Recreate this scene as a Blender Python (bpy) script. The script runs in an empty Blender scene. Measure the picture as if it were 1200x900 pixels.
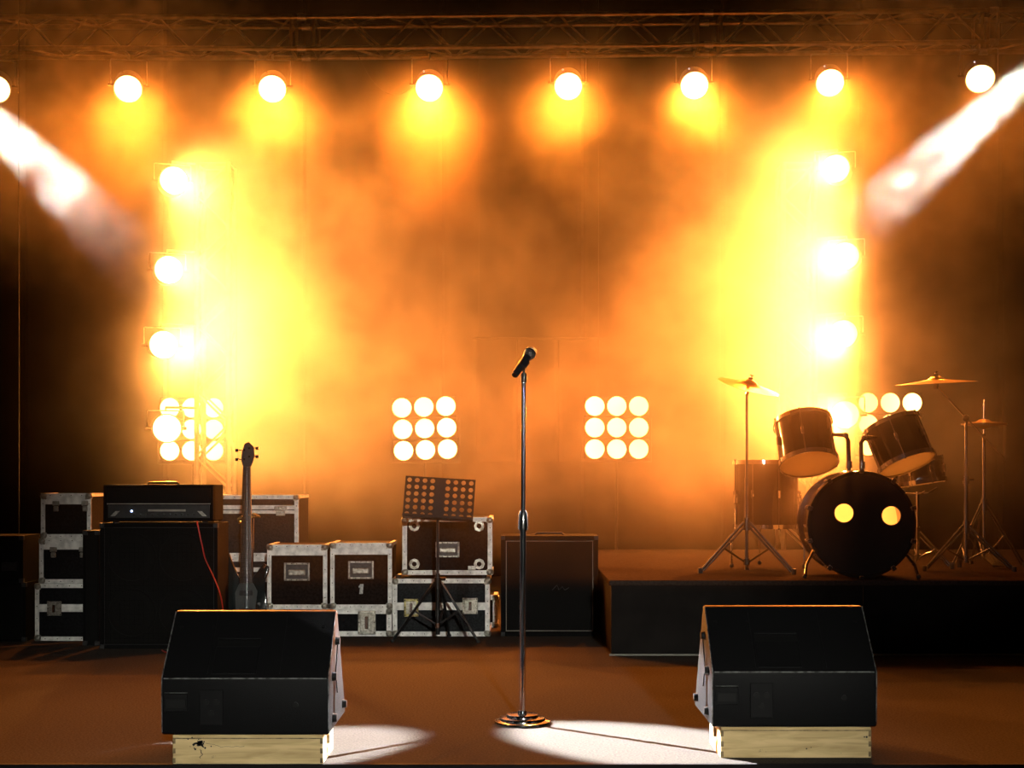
import bpy, bmesh, math, random
from mathutils import Vector, Matrix, Euler
random.seed(7)
R = math.radians
PI = math.pi
SC = bpy.context.scene
COL = SC.collection
F = 1660.0          # focal length in pixels of the 1200 x 900 frame
CAMH = 1.04
HOR = 560.0
def P(px, py, d):
    return Vector(((px-600)/F*d, d, CAMH-(py-HOR)/F*d))
def S(d): return d/F   # metres per pixel at distance d

# ------------------------------------------------------------------ camera, world, light, exposure
cam_d = bpy.data.cameras.new('camera'); cam = bpy.data.objects.new('camera', cam_d); COL.objects.link(cam)
cam.location = (0, 0, CAMH); cam.rotation_euler = (R(90), 0, 0)
cam_d.sensor_width = 36; cam_d.lens = F*36/1200; cam_d.shift_y = (HOR-450)/1200
cam_d.clip_end = 100; SC.camera = cam
w = bpy.data.worlds.new('world'); SC.world = w; w.use_nodes = True
w.node_tree.nodes['Background'].inputs[0].default_value = (0.9, 0.75, 0.6, 1)
w.node_tree.nodes['Background'].inputs[1].default_value = 0.0015
SC.view_settings.view_transform = 'Standard'; SC.view_settings.look = 'None'
SC.view_settings.exposure = 0.0; SC.view_settings.gamma = 1.0; SC.view_settings.use_curve_mapping = False
cy = SC.cycles
cy.use_denoising = True; cy.use_light_tree = False
cy.max_bounces = 6; cy.volume_bounces = 1; cy.diffuse_bounces = 3; cy.glossy_bounces = 3
cy.volume_step_rate = 1.0; cy.volume_max_steps = 256
cy.sample_clamp_indirect = 4.0
cy.caustics_reflective = False; cy.caustics_refractive = False

def spot(name, loc, target, power, color, angle, blend=0.4, radius=0.05, parent=None):
    l = bpy.data.lights.new(name, 'SPOT'); l.energy = power; l.color = color
    l.spot_size = R(angle); l.spot_blend = blend; l.shadow_soft_size = radius
    o = bpy.data.objects.new(name, l); COL.objects.link(o)
    o.location = loc
    o.rotation_euler = (Vector(target)-Vector(loc)).to_track_quat('-Z', 'Y').to_euler()
    return o
AMBER = (1.0, 0.29, 0.028)
GOLD = (1.0, 0.42, 0.085)
# the two narrow white profile spots that cross the stage from behind
spot('profile_light', (-4.28, 9.74, 4.15), (0.56, 5.50, 0.0), 80000, (0.86, 0.94, 1.0), 6.4, 0.3, 0.05)
spot('profile_light', (4.24, 10.2, 4.39), (-0.96, 5.36, 0.0), 70000, (0.86, 0.94, 1.0), 5.8, 0.3, 0.05)
# dim front of house wash from a balcony behind the camera
spot('house_wash', (1.4, -6.0, 3.2), (-0.70, 9.0, -0.42), 3600, (1.0, 0.97, 0.86), 21, 0.75, 0.2)
spot('drum_special', (-2.6, -3.0, 3.4), (2.4, 9.0, 1.1), 350, (0.95, 0.97, 1.0), 11, 0.6, 0.05)

# ------------------------------------------------------------------ materials
def mat(name, col, rough=0.5, metal=0.0, var=0.0, scale=20.0, bump=0.0, spec=0.5, emit=None, es=0.0, coat=0.0, trans=0.0, col2=None):
    m = bpy.data.materials.new(name); m.use_nodes = True
    nt = m.node_tree; b = nt.nodes['Principled BSDF']
    b.inputs['Base Color'].default_value = (*col, 1); b.inputs['Roughness'].default_value = rough
    b.inputs['Metallic'].default_value = metal; b.inputs['Specular IOR Level'].default_value = spec
    b.inputs['Coat Weight'].default_value = coat
    if emit:
        b.inputs['Emission Color'].default_value = (*emit, 1); b.inputs['Emission Strength'].default_value = es
    tc = nt.nodes.new('ShaderNodeTexCoord'); n = nt.nodes.new('ShaderNodeTexNoise')
    n.inputs['Scale'].default_value = scale; n.inputs['Detail'].default_value = 5
    nt.links.new(tc.outputs['Object'], n.inputs['Vector'])
    cr = nt.nodes.new('ShaderNodeMix'); cr.data_type = 'RGBA'
    c2 = col2 if col2 else tuple(c*(1-var) for c in col)
    cr.inputs['A'].default_value = (*c2, 1); cr.inputs['B'].default_value = (*col, 1)
    rm = nt.nodes.new('ShaderNodeMapRange'); rm.inputs['From Min'].default_value = 0.35; rm.inputs['From Max'].default_value = 0.62
    nt.links.new(n.outputs['Fac'], rm.inputs['Value']); nt.links.new(rm.outputs['Result'], cr.inputs['Factor'])
    nt.links.new(cr.outputs['Result'], b.inputs['Base Color'])
    if bump:
        bp = nt.nodes.new('ShaderNodeBump'); bp.inputs['Strength'].default_value = bump; bp.inputs['Distance'].default_value = 0.01
        nt.links.new(n.outputs['Fac'], bp.inputs['Height']); nt.links.new(bp.outputs['Normal'], b.inputs['Normal'])
    if trans:
        tr = nt.nodes.new('ShaderNodeBsdfTranslucent'); tr.inputs['Color'].default_value = (*col, 1)
        mx = nt.nodes.new('ShaderNodeMixShader'); mx.inputs['Fac'].default_value = trans
        nt.links.new(b.outputs[0], mx.inputs[1]); nt.links.new(tr.outputs[0], mx.inputs[2])
        nt.links.new(mx.outputs[0], nt.nodes['Material Output'].inputs['Surface'])
    return m
M = {}
M['floor'] = mat('stage_floor', (0.080, 0.070, 0.060), 0.9, var=0.35, scale=110, bump=0.25, spec=0.0)
M['black_wall'] = mat('black_masking', (0.012, 0.010, 0.010), 0.9, var=0.4, scale=3, spec=0.1)
M['curtain'] = mat('backdrop_cloth', (0.006, 0.0035, 0.003), 0.95, var=0.3, scale=2, spec=0.0)
M['banner'] = mat('grey_cloth', (0.05, 0.045, 0.045), 0.9, var=0.3, scale=3, spec=0.1)
M['alu'] = mat('brushed_aluminium', (0.75, 0.73, 0.70), 0.38, 0.9, var=0.25, scale=30, bump=0.1)
M['truss'] = mat('truss_aluminium', (0.50, 0.43, 0.32), 0.35, 1.0, var=0.35, scale=12, bump=0.05)
M['case_trim'] = mat('case_trim_aluminium', (0.88, 0.88, 0.84), 0.55, 0.2, var=0.35, scale=24, bump=0.2)
M['case_dark'] = mat('case_panel_black', (0.010, 0.010, 0.011), 0.85, spec=0.08, var=0.5, scale=60, bump=0.2)
M['case_brown'] = mat('case_panel_brown', (0.020, 0.012, 0.009), 0.85, spec=0.08, var=0.5, scale=60, bump=0.2)
M['case_grey'] = mat('case_panel_grey', (0.028, 0.030, 0.032), 0.85, spec=0.08, var=0.4, scale=80, bump=0.2)
M['latch'] = mat('zinc_latch', (0.45, 0.44, 0.38), 0.35, 0.8, var=0.5, scale=60, bump=0.3)
M['brass'] = mat('worn_brass_latch', (0.42, 0.37, 0.16), 0.4, 0.7, var=0.6, scale=60, bump=0.3)
M['dish'] = mat('recess_dish_dark', (0.05, 0.05, 0.05), 0.5, 0.3, var=0.4, scale=50)
M['tolex'] = mat('black_tolex', (0.006, 0.006, 0.006), 0.8, var=0.4, scale=200, bump=0.5, spec=0.08)
M['cloth'] = mat('grille_cloth', (0.006, 0.0056, 0.0052), 0.9, var=0.5, scale=300, bump=0.6, spec=0.2)
M['piping'] = mat('pale_piping', (0.28, 0.26, 0.22), 0.6, var=0.2)
M['panel'] = mat('amp_panel', (0.03, 0.03, 0.03), 0.4, 0.5, var=0.3)
M['wedge'] = mat('wedge_paint', (0.0045, 0.0045, 0.005), 0.55, var=0.3, scale=300, bump=0.12, spec=0.12)
M['wedge_worn'] = mat('wedge_worn_edge', (0.14, 0.145, 0.14), 0.6, var=0.9, scale=45, col2=(0.006, 0.006, 0.006))
M['rubber'] = mat('black_rubber', (0.015, 0.015, 0.015), 0.7, var=0.3)
M['wedge_rubber'] = mat('wedge_rubber', (0.003, 0.003, 0.003), 0.6, var=0.3, spec=0.2)
M['wood'] = None
M['chrome'] = mat('chrome', (0.85, 0.85, 0.86), 0.12, 1.0, var=0.05)
M['chrome_dk'] = mat('dark_nickel', (0.35, 0.34, 0.33), 0.22, 1.0, var=0.2)
M['mic_black'] = mat('microphone_body', (0.02, 0.02, 0.022), 0.3, 0.2, var=0.2, coat=0.3)
M['mesh'] = mat('mic_grille_mesh', (0.30, 0.31, 0.31), 0.4, 0.9, var=0.6, scale=260, bump=1.0)
M['stand_black'] = mat('black_steel', (0.012, 0.012, 0.012), 0.4, 0.3, var=0.3)
M['par'] = mat('par_can_black', (0.03, 0.028, 0.025), 0.35, 0.6, var=0.3)
M['shell'] = mat('drum_lacquer', (0.04, 0.018, 0.008), 0.16, 0.1, var=0.3, scale=6, coat=0.6)
M['shell_bk'] = mat('black_drum_lacquer', (0.015, 0.012, 0.010), 0.2, 0.0, var=0.3, scale=6, coat=0.5)
M['head_w'] = mat('clear_white_head', (0.92, 0.86, 0.70), 0.5, var=0.08, trans=0.85)
M['head_b'] = mat('black_bass_head', (0.004, 0.0035, 0.0035), 0.45, var=0.3, spec=0.2)
M['cymbal'] = mat('bronze_cymbal', (0.62, 0.40, 0.16), 0.28, 1.0, var=0.25, scale=8)
M['riser'] = mat('riser_cloth', (0.014, 0.012, 0.011), 0.9, var=0.3, scale=6, spec=0.1)
M['riser_top'] = mat('riser_carpet', (0.045, 0.034, 0.028), 0.9, var=0.35, scale=60, bump=0.4, spec=0.0)
M['guitar'] = mat('guitar_lacquer', (0.012, 0.016, 0.016), 0.15, var=0.2, coat=0.8)
M['fretboard'] = mat('fretboard_wood', (0.030, 0.018, 0.011), 0.5, var=0.4, scale=40)
M['pearl'] = mat('pickguard_grey', (0.035, 0.038, 0.036), 0.3, var=0.2)
M['red'] = mat('red_cable', (0.5, 0.03, 0.02), 0.5, var=0.1)
M['orange'] = mat('orange_tag', (0.9, 0.16, 0.02), 0.5, var=0.1)
M['white_paint'] = mat('white_stencil_paint', (0.6, 0.6, 0.58), 0.8, var=0.4, scale=80)
M['lens'] = mat('lit_lens', (0.9, 0.8, 0.6), 0.3, emit=(1.0, 0.62, 0.18), es=13)
M['blinder_lens'] = mat('lit_blinder_lens', (0.9, 0.8, 0.6), 0.3, emit=(1.0, 0.62, 0.18), es=10)
M['led_blue'] = mat('blue_pilot_lamp', (0.2, 0.3, 0.9), 0.3, emit=(0.45, 0.6, 1.0), es=5)
M['led_white'] = mat('small_marker_lamp', (0.8, 0.8, 0.9), 0.3, emit=(0.7, 0.8, 1.0), es=1.5)
def wood_mat():
    m = bpy.data.materials.new('raw_plywood'); m.use_nodes = True; nt = m.node_tree; b = nt.nodes['Principled BSDF']
    tc = nt.nodes.new('ShaderNodeTexCoord'); mp = nt.nodes.new('ShaderNodeMapping'); mp.inputs['Scale'].default_value = (1.6, 8, 14)
    n = nt.nodes.new('ShaderNodeTexNoise'); n.inputs['Scale'].default_value = 3.2; n.inputs['Detail'].default_value = 8; n.inputs['Distortion'].default_value = 0.6
    nt.links.new(tc.outputs['Object'], mp.inputs[0]); nt.links.new(mp.outputs[0], n.inputs['Vector'])
    r = nt.nodes.new('ShaderNodeValToRGB'); e = r.color_ramp.elements
    e[0].position = 0.3; e[0].color = (0.42, 0.29, 0.12, 1); e[1].position = 0.62; e[1].color = (0.66, 0.50, 0.24, 1)
    nt.links.new(n.outputs['Fac'], r.inputs[0])
    n2 = nt.nodes.new('ShaderNodeTexNoise'); n2.inputs['Scale'].default_value = 11; n2.inputs['Detail'].default_value = 9; n2.inputs['Roughness'].default_value = 0.75
    nt.links.new(tc.outputs['Object'], n2.inputs['Vector'])
    mr = nt.nodes.new('ShaderNodeMapRange'); mr.inputs['From Min'].default_value = 0.66; mr.inputs['From Max'].default_value = 0.74
    nt.links.new(n2.outputs['Fac'], mr.inputs['Value'])
    mx = nt.nodes.new('ShaderNodeMix'); mx.data_type = 'RGBA'; mx.inputs['B'].default_value = (0.05, 0.04, 0.03, 1)
    nt.links.new(mr.outputs[0], mx.inputs['Factor']); nt.links.new(r.outputs[0], mx.inputs['A'])
    nt.links.new(mx.outputs['Result'], b.inputs['Base Color']); b.inputs['Roughness'].default_value = 0.7
    return m
M['wood'] = wood_mat()
M['wood_edge'] = mat('grimy_wood_edge', (0.26, 0.19, 0.09), 0.8, var=0.7, scale=40)
M['soot'] = mat('dark_scuff', (0.03, 0.025, 0.02), 0.8, var=0.4)

# ------------------------------------------------------------------ mesh helpers
def nb(): return bmesh.new()
def box(bm, a, b, bevel=0.0, seg=1):
    a = Vector(a); b = Vector(b); c = (a+b)/2; s = b-a
    r = bmesh.ops.create_cube(bm, size=1.0, matrix=Matrix.Translation(c) @ Matrix.Diagonal((abs(s.x), abs(s.y), abs(s.z), 1)))
    if bevel:
        es = list({e for v in r['verts'] for e in v.link_edges})
        bmesh.ops.bevel(bm, geom=es, offset=bevel, segments=seg, affect='EDGES', profile=0.5, clamp_overlap=True)
def cyl(bm, p, q, r, r2=None, n=12, caps=True):
    p = Vector(p); q = Vector(q); d = q-p
    if r2 is None: r2 = r
    mt = Matrix.Translation((p+q)/2) @ d.to_track_quat('Z', 'Y').to_matrix().to_4x4()
    bmesh.ops.create_cone(bm, cap_ends=caps, segments=n, radius1=r, radius2=r2, depth=d.length, matrix=mt)
def lathe(bm, prof, n=32, mt=Matrix()):
    rings = []
    for r, z in prof:
        if r < 1e-6: rings.append([bm.verts.new(mt @ Vector((0, 0, z)))])
        else: rings.append([bm.verts.new(mt @ Vector((r*math.cos(2*PI*k/n), r*math.sin(2*PI*k/n), z))) for k in range(n)])
    for a, b in zip(rings, rings[1:]):
        for k in range(n):
            k2 = (k+1) % n
            if len(a) == 1 and len(b) == 1: continue
            if len(a) == 1: f = (a[0], b[k2], b[k])
            elif len(b) == 1: f = (a[k], a[k2], b[0])
            else: f = (a[k], a[k2], b[k2], b[k])
            try: bm.faces.new(f)
            except ValueError: pass
def tube(bm, pts, r, n=8, closed=False):
    pts = [Vector(p) for p in pts]; rings = []; m = len(pts)
    for i, p in enumerate(pts):
        if closed: t = pts[(i+1) % m]-pts[i-1]
        else: t = pts[min(i+1, m-1)]-pts[max(i-1, 0)]
        q = t.to_track_quat('Z', 'Y') if i == 0 else q_prev.copy()
        if i:
            v = q_prev @ Vector((0, 0, 1)); q = v.rotation_difference(t.normalized()) @ q_prev
        q_prev = q
        rings.append([bm.verts.new(p + q @ Vector((r*math.cos(2*PI*k/n), r*math.sin(2*PI*k/n), 0))) for k in range(n)])
    lim = m if closed else m-1
    for i in range(lim):
        a = rings[i]; b = rings[(i+1) % m]
        for k in range(n):
            bm.faces.new((a[k], a[(k+1) % n], b[(k+1) % n], b[k]))
    if not closed:
        bm.faces.new(rings[0][::-1]); bm.faces.new(rings[-1])
def prism(bm, poly, axis, a, b, bevel=0.0, seg=1):
    """poly of 2D points extruded along axis from a to b"""
    def mk(u, v, w):
        if axis == 'X': return Vector((w, u, v))
        if axis == 'Y': return Vector((u, w, v))
        return Vector((u, v, w))
    A = [bm.verts.new(mk(u, v, a)) for u, v in poly]; B = [bm.verts.new(mk(u, v, b)) for u, v in poly]
    fs = [bm.faces.new(A[::-1]), bm.faces.new(B)]
    n = len(poly)
    for i in range(n): fs.append(bm.faces.new((A[i], A[(i+1) % n], B[(i+1) % n], B[i])))
    if bevel:
        es = list({e for f in fs for e in f.edges})
        bmesh.ops.bevel(bm, geom=es, offset=bevel, segments=seg, affect='EDGES', profile=0.5, clamp_overlap=True)
def obj(name, bm, m, parent=None, smooth=None, kind=None, label=None, loc=None):
    bmesh.ops.recalc_face_normals(bm, faces=bm.faces[:])
    me = bpy.data.meshes.new(name); bm.to_mesh(me); bm.free(); me.materials.append(m)
    if smooth is not None:
        for p in me.polygons: p.use_smooth = True
        me.set_sharp_from_angle(angle=R(smooth))
    o = bpy.data.objects.new(name, me); COL.objects.link(o)
    if parent: o.parent = parent
    if kind: o['kind'] = kind
    if label: o['label'] = label
    if loc is not None: o.location = loc
    return o
def thing(name, label, cat, loc=(0, 0, 0), rot=(0, 0, 0), group=None):
    o = bpy.data.objects.new(name, None); COL.objects.link(o); o.empty_display_size = 0.1
    o.location = loc; o.rotation_euler = rot; o['label'] = label; o['category'] = cat
    if group: o['group'] = group
    return o
def tag(o, label, cat, group=None):
    o['label'] = label; o['category'] = cat
    if group: o['group'] = group
    return o
def dup(root, label=None, loc=None, rot=None):
    def cp(o, par):
        c = o.copy(); COL.objects.link(c)
        if par: c.parent = par
        for ch in o.children: cp(ch, c)
        return c
    r = cp(root, None)
    if label: r['label'] = label
    if loc is not None: r.location = loc
    if rot is not None: r.rotation_euler = rot
    return r
def struct(name, bm, m, parent=None, smooth=None):
    o = obj(name, bm, m, parent, smooth)
    if not parent: o['kind'] = 'structure'
    return o

# ------------------------------------------------------------------ setting
EDGE = 5.135
b = nb(); box(b, (-6.6, EDGE+0.02, -0.08), (6.6, 15.2, 0.0)); struct('floor', b, M['floor'])
b = nb(); box(b, (-6.6, EDGE, -0.035), (6.6, EDGE+0.02, 0.001)); struct('trim_1', b, M['black_wall'])
b = nb(); box(b, (-6.6, EDGE+0.03, -1.2), (6.6, EDGE+0.1, -0.08)); struct('wall_front', b, M['black_wall'])
b = nb(); box(b, (-6.6, 15.05, 0.0), (6.6, 15.2, 6.6)); struct('wall_back', b, M['black_wall'])
b = nb(); box(b, (-6.75, EDGE+0.02, -0.08), (-6.6, 15.2, 6.6)); struct('wall_left', b, M['black_wall'])
b = nb(); box(b, (6.6, EDGE+0.02, -0.08), (6.75, 15.2, 6.6)); struct('wall_right', b, M['black_wall'])
b = nb(); box(b, (-6.75, EDGE+0.02, 6.6), (6.75, 15.2, 6.7)); struct('ceiling', b, M['black_wall'])
# cloth backdrop hung in panels
def curtain(x0, x1, y, z0, z1, m, name, folds, amp, parent):
    b = nb(); n = int((x1-x0)/0.05); cols = []
    for i in range(n+1):
        x = x0+(x1-x0)*i/n
        yy = y + amp*math.sin(x*folds)+amp*0.5*math.sin(x*folds*2.3+1.1)
        cols.append((b.verts.new((x, yy, z0)), b.verts.new((x, yy*0.5+y*0.5, z1))))
    for a, c in zip(cols, cols[1:]): b.faces.new((a[0], c[0], c[1], a[1]))
    o = obj(name, b, m, parent, smooth=180)
    s = o.modifiers.new('s', 'SOLIDIFY'); s.thickness = 0.008
    return o
bk = thing('backdrop_curtain', 'tall dark cloth backdrop closing the rear of the stage', 'curtain', (0, 14.75, 0.02))
for i in range(9):
    curtain(-6.5+i*1.45, -6.5+(i+1)*1.45-0.03, 0.0, 0.0, 6.4, M['curtain'], 'cloth_panel', 7.0+0.7*(i % 3), 0.035, bk)
bn = thing('grey_banner', 'dim grey hanging cloth banner behind the microphone at the back of the stage', 'banner', tuple(P(630, 541, 14.4)))
for i in range(3):
    curtain(-0.62+i*0.42, -0.62+(i+1)*0.42-0.015, 0.0, 0.0, 1.25, M['banner'], 'cloth_strip', 5.0+i, 0.012, bn)
b = nb(); cyl(b, (-0.66, 0, 1.25), (0.68, 0, 1.25), 0.014); obj('top_bar', b, M['stand_black'], bn, 40)
b = nb()
for sx in (-0.6, 0.62): cyl(b, (sx, 0, 1.25), (sx, 0, 6.5-bn.location.z), 0.004, n=6)
obj('hanging_wire', b, M['stand_black'], bn)

# ------------------------------------------------------------------ truss
def bx_truss(root, L, w, pitch, rc=0.024, rb=0.010, axis='X', skip_end=True):
    """box truss along local +X from 0 to L, square w, front face at y=0, bottom at z=0"""
    for (y, z) in ((0, 0), (0, w), (w, 0), (w, w)):
        b = nb(); cyl(b, (0, y, z), (L, y, z), rc, n=12); obj('chord', b, M['truss'], root, 40)
    n = max(1, round(L/pitch)); p = L/n
    faces = [((0, 0), (0, w)), ((w, w), (w, 0)), ((0, w), (w, w)), ((0, 0), (w, 0))]
    protos = {}
    for fi, (A, B) in enumerate(faces):
        for i in range(n):
            up = (i+fi) % 2 == 0
            key = (fi, up)
            a, c = (A, B) if up else (B, A)
            if key not in protos:
                b = nb(); cyl(b, (0.01, a[0], a[1]), (p-0.01, c[0], c[1]), rb, n=8)
                o = obj('brace', b, M['truss'], root, 40); protos[key] = o
            else:
                o = protos[key].copy(); COL.objects.link(o)
            o.location = (i*p, 0, 0)
    for x in (0.012, L-0.012):
        for (A, B) in faces:
            b = nb(); cyl(b, (x, A[0], A[1]), (x, B[0], B[1]), rb*1.5, n=8); obj('end_bar', b, M['truss'], root, 40)
def place_truss(p0, p1, w, name, label, pitch=0.31):
    p0 = Vector(p0); p1 = Vector(p1); d = p1-p0
    ang = math.atan2(d.y, d.x); el = math.atan2(d.z, math.hypot(d.x, d.y))
    t = thing(name, label, 'truss', tuple(p0), (0, -el, ang), 'roof truss sections')
    bx_truss(t, d.length, w, pitch)
    return t
def TD(px): return 13.15-0.30*px/1200      # the roof truss comes nearer towards the right
def TY(px):                                 # image height of its front bottom chord
    return 57.5-8.5*max(0, px-300)/900 + 0.004*min(0, px-300)
def TP(px, dy=0): return P(px, TY(px)+dy, TD(px))
WT = 0.29
place_truss(TP(-170), TP(342), WT, 'lighting_truss', 'aluminium box truss section at the upper left, in the dark left of the bolted joint')
place_truss(TP(366), TP(819), WT, 'lighting_truss', 'long aluminium box truss section over the centre of the stage')
place_truss(TP(844), TP(1153), WT, 'lighting_truss', 'dim aluminium box truss section over the drum kit')
place_truss(TP(1168), TP(1330), WT, 'lighting_truss', 'brightly lit end piece of truss in the upper right corner')
# bolted connectors between the sections
for a, c, lb in ((342, 366, 'bolted truss coupler above the third ceiling lamp'), (819, 844, 'bolted truss coupler above the drum side lamp'), (1153, 1168, 'short truss coupler beside the bright end piece')):
    p = TP(a); q = TP(c); t = thing('truss_coupler', lb, 'coupler', tuple(p), group='couplers between truss sections')
    for (y, z) in ((0, 0), (0, WT), (WT, 0), (WT, WT)):
        b = nb(); cyl(b, (0, y, z), (q.x-p.x, q.y-p.y+y, q.z-p.z+z), 0.021, n=12); obj('spigot', b, M['truss'], t, 40)
        b = nb(); cyl(b, (0.05, y, z), (0.13, y, z), 0.031, n=12); obj('collar', b, M['alu'], t, 40)

def tower(px, d, top_y, label):
    p = P(px, 560, d); p.z = 0
    t = thing('tower_truss', label, 'truss', tuple(p))
    H = P(px, top_y, d).z
    # build along X then stand it up
    for (x, y) in ((0, 0), (0, WT), (WT, 0), (WT, WT)):
        b = nb(); cyl(b, (x, y, 0.03), (x, y, H), 0.024, n=12); obj('chord', b, M['truss'], t, 40)
    n = round(H/0.31); ph = (H-0.05)/n
    faces = [((0, 0), (WT, 0)), ((WT, WT), (0, WT)), ((0, WT), (0, 0)), ((WT, 0), (WT, WT))]
    for fi, (A, B) in enumerate(faces):
        pr = {}
        for i in range(n):
            up = (i+fi) % 2 == 0
            a, c = (A, B) if up else (B, A)
            if up not in pr:
                b = nb(); cyl(b, (a[0], a[1], 0.01), (c[0], c[1], ph-0.01), 0.010, n=8); pr[up] = obj('brace', b, M['truss'], t, 40); o = pr[up]
            else: o = pr[up].copy(); COL.objects.link(o)
            o.location = (0, 0, 0.04+i*ph)
        b = nb(); cyl(b, (A[0], A[1], H-0.015), (B[0], B[1], H-0.015), 0.014, n=8); obj('end_bar', b, M['truss'], t, 40)
    b = nb(); box(b, (-0.2, -0.2, 0), (WT+0.2, WT+0.2, 0.03), 0.004); obj('base_plate', b, M['stand_black'], t)
    return t
tower(230.5, 13.0, 190, 'upright aluminium tower truss behind the left amplifier stack')
tower(918, 13.0, 190, 'upright aluminium tower truss hidden in glowing haze behind the drums')

# ------------------------------------------------------------------ par cans
def make_par(label, group):
    t = thing('par_lamp', label, 'stage lamp', group=group)
    # can axis: local -Y is the beam direction, lens at origin
    mt = Matrix.Rotation(R(90), 4, 'X')     # local z -> -y
    b = nb(); lathe(b, [(0.128, 0.0), (0.133, 0.0), (0.133, -0.03), (0.128, -0.035), (0.128, -0.20), (0.10, -0.27), (0.075, -0.30), (0.0, -0.30), (0.0, -0.295), (0.07, -0.29), (0.118, -0.20), (0.122, -0.02), (0.128, 0.0)], 28, mt)
    obj('housing', b, M['par'], t, 30)
    b = nb(); lathe(b, [(0.0, -0.004), (0.07, -0.008), (0.122, -0.020), (0.122, -0.03), (0, -0.03)], 28, mt); obj('lens', b, M['lens'], t, 40)
    b = nb(); cyl(b, (0, 0.30, 0), (0, 0.36, 0), 0.035, 0.02, 12); obj('cable_gland', b, M['rubber'], t, 40)
    for s in (-1, 1):
        b = nb(); cyl(b, (s*0.13, 0.12, 0), (s*0.185, 0.12, 0), 0.016, n=10); obj('tilt_knob', b, M['chrome_dk'], t, 40)
    return t
def yoke(t, tilt, h=0.2):
    """u-shaped bracket rising from the tilt axis, undoing the lamp's tilt"""
    c = Vector((0, 0.12, 0)); u = Matrix.Rotation(-tilt, 3, 'X') @ Vector((0, 0, 1))
    x = Vector((0.162, 0, 0))
    b = nb(); tube(b, [c-x, c-x+u*h, c-x*0.97+u*(h+0.005), c+x*0.97+u*(h+0.005), c+x+u*h, c+x], 0.006, 6)
    obj('yoke', b, M['alu'], t, 40)
    b = nb(); cyl(b, c+u*(h), c+u*(h+0.055), 0.012, n=8); k = obj('hook_clamp', b, M['alu'], t, 40)
    return c+u*h
proto = make_par('', 'lamps hung from the roof truss')
top = [(-5, 105, 'far left ceiling lamp cut by the edge of the picture, above the white beam'),
       (150, 105, 'round amber ceiling lamp above the left tower'),
       (319, 105, 'ceiling lamp below the truss joint, its yoke and side knob showing'),
       (503, 104, 'ceiling lamp above the left middle blinder, hung in a pale yoke'),
       (666, 102, 'ceiling lamp just right of the microphone stand'),
       (814, 101, 'ceiling lamp left of the right tower'),
       (973, 98, 'ceiling lamp directly above the bright right tower'),
       (1149, 93, 'ceiling lamp in the upper right corner beside the white beam')]
aims = [(-2.6, 6.2, 0.0), (-1.6, 5.8, 0.0), (-1.0, 5.6, 0.0), (-0.5, 5.4, 0.0), (0.3, 5.4, 0), (1.0, 5.6, 0.0), (1.8, 5.8, 0.0), (2.6, 6.4, 0.0)]
POW_TOP = [130, 1150, 1600, 1350, 1200, 1300, 1050, 150]
for i, (px, py, lb) in enumerate(top):
    loc = P(px, py, TD(px)-0.12)
    tgt = Vector(aims[i]); d = (tgt-loc)
    # lamps lean about 32 degrees down, lens still faces the hall
    yaw = math.atan2(d.x, -d.y)*0.8; tilt = R(30)
    t = dup(proto, lb, tuple(loc), (tilt, 0, yaw))
    t['category'] = 'stage lamp'
    yoke(t, tilt, 0.235)
    lp = spot('lamp_light', (0, 0, 0), (0, -1, 0), POW_TOP[i], AMBER, 60, 1.0, 0.06)
    lp.location = loc + d.normalized()*0.04
    lp.rotation_euler = d.to_track_quat('-Z', 'Y').to_euler()
    b = nb(); bmesh.ops.create_uvsphere(b, u_segments=8, v_segments=6, radius=0.008, matrix=Matrix.Translation((-0.05, 0.09, 0.135)))
    obj('marker_light', b, M['led_white'] if i > 2 else M['chrome'], t, 60)
# side tower lamps
LT = [(204, 211, 'topmost lamp on the left tower, glowing into thick haze'), (198, 316, 'second lamp from the top of the left tower'),
      (192, 404, 'third lamp down the left tower, in the brightest haze'), (196, 502, 'lowest lamp on the left tower, before the bank of nine bulbs')]
RT = [(979, 197, 'topmost lamp on the right tower'), (990, 300, 'second lamp from the top of the right tower, beside the wisps of smoke'),
      (988, 391, 'third lamp down the right tower, above the drums'), (990, 486, 'lowest lamp on the right tower, just above the rack tom')]
POW_SIDE_L = [1800, 1700, 3400, 130]
POW_SIDE_R = [2000, 3200, 3800, 2400]
for side, arr, pw in ((-1, LT, POW_SIDE_L), (1, RT, POW_SIDE_R)):
    for i, (px, py, lb) in enumerate(arr):
        loc = P(px, py, 12.75)
        yaw = -side*R(20)
        t = dup(proto, lb, tuple(loc), (R(2), 0, yaw)); t['group'] = 'lamps on the %s tower' % ('left' if side < 0 else 'right')
        # sideways arm clamped on the tower
        tx = (P(230.5, 560, 13).x if side < 0 else P(955, 560, 13).x)-loc.x
        rot = Matrix.Rotation(-yaw, 3, 'Z')
        e = rot @ Vector((tx, 0.25, 0))
        b = nb(); tube(b, [(-side*-0.0, 0.12, 0.16), (0, 0.16, 0.19), e+Vector((0, 0, 0.19)), e+Vector((0, 0, 0.1))], 0.012, 8); obj('side_arm', b, M['alu'], t, 40)
        b = nb(); tube(b, [(-0.162, 0.12, 0), (-0.162, 0.12, 0.155), (-0.155, 0.12, 0.16), (0.155, 0.12, 0.16), (0.162, 0.12, 0.155), (0.162, 0.12, 0)], 0.006, 6); obj('yoke', b, M['alu'], t, 40)
        tgt = Vector((side*-1.3, 7.2, 0.4+0.25*(3-i)))
        d = tgt-loc
        if i == 3 and side < 0: tgt = Vector((-1.8, 8.0, 1.0)); d = tgt-loc
        lp = spot('lamp_light', loc, tgt, pw[i], GOLD, 78, 1.0, 0.06)
        lp.location = loc + Vector((0, -0.06, 0))+d.normalized()*0.03
def rm_tree(o):
    for c in list(o.children): rm_tree(c)
    bpy.data.objects.remove(o)
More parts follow.
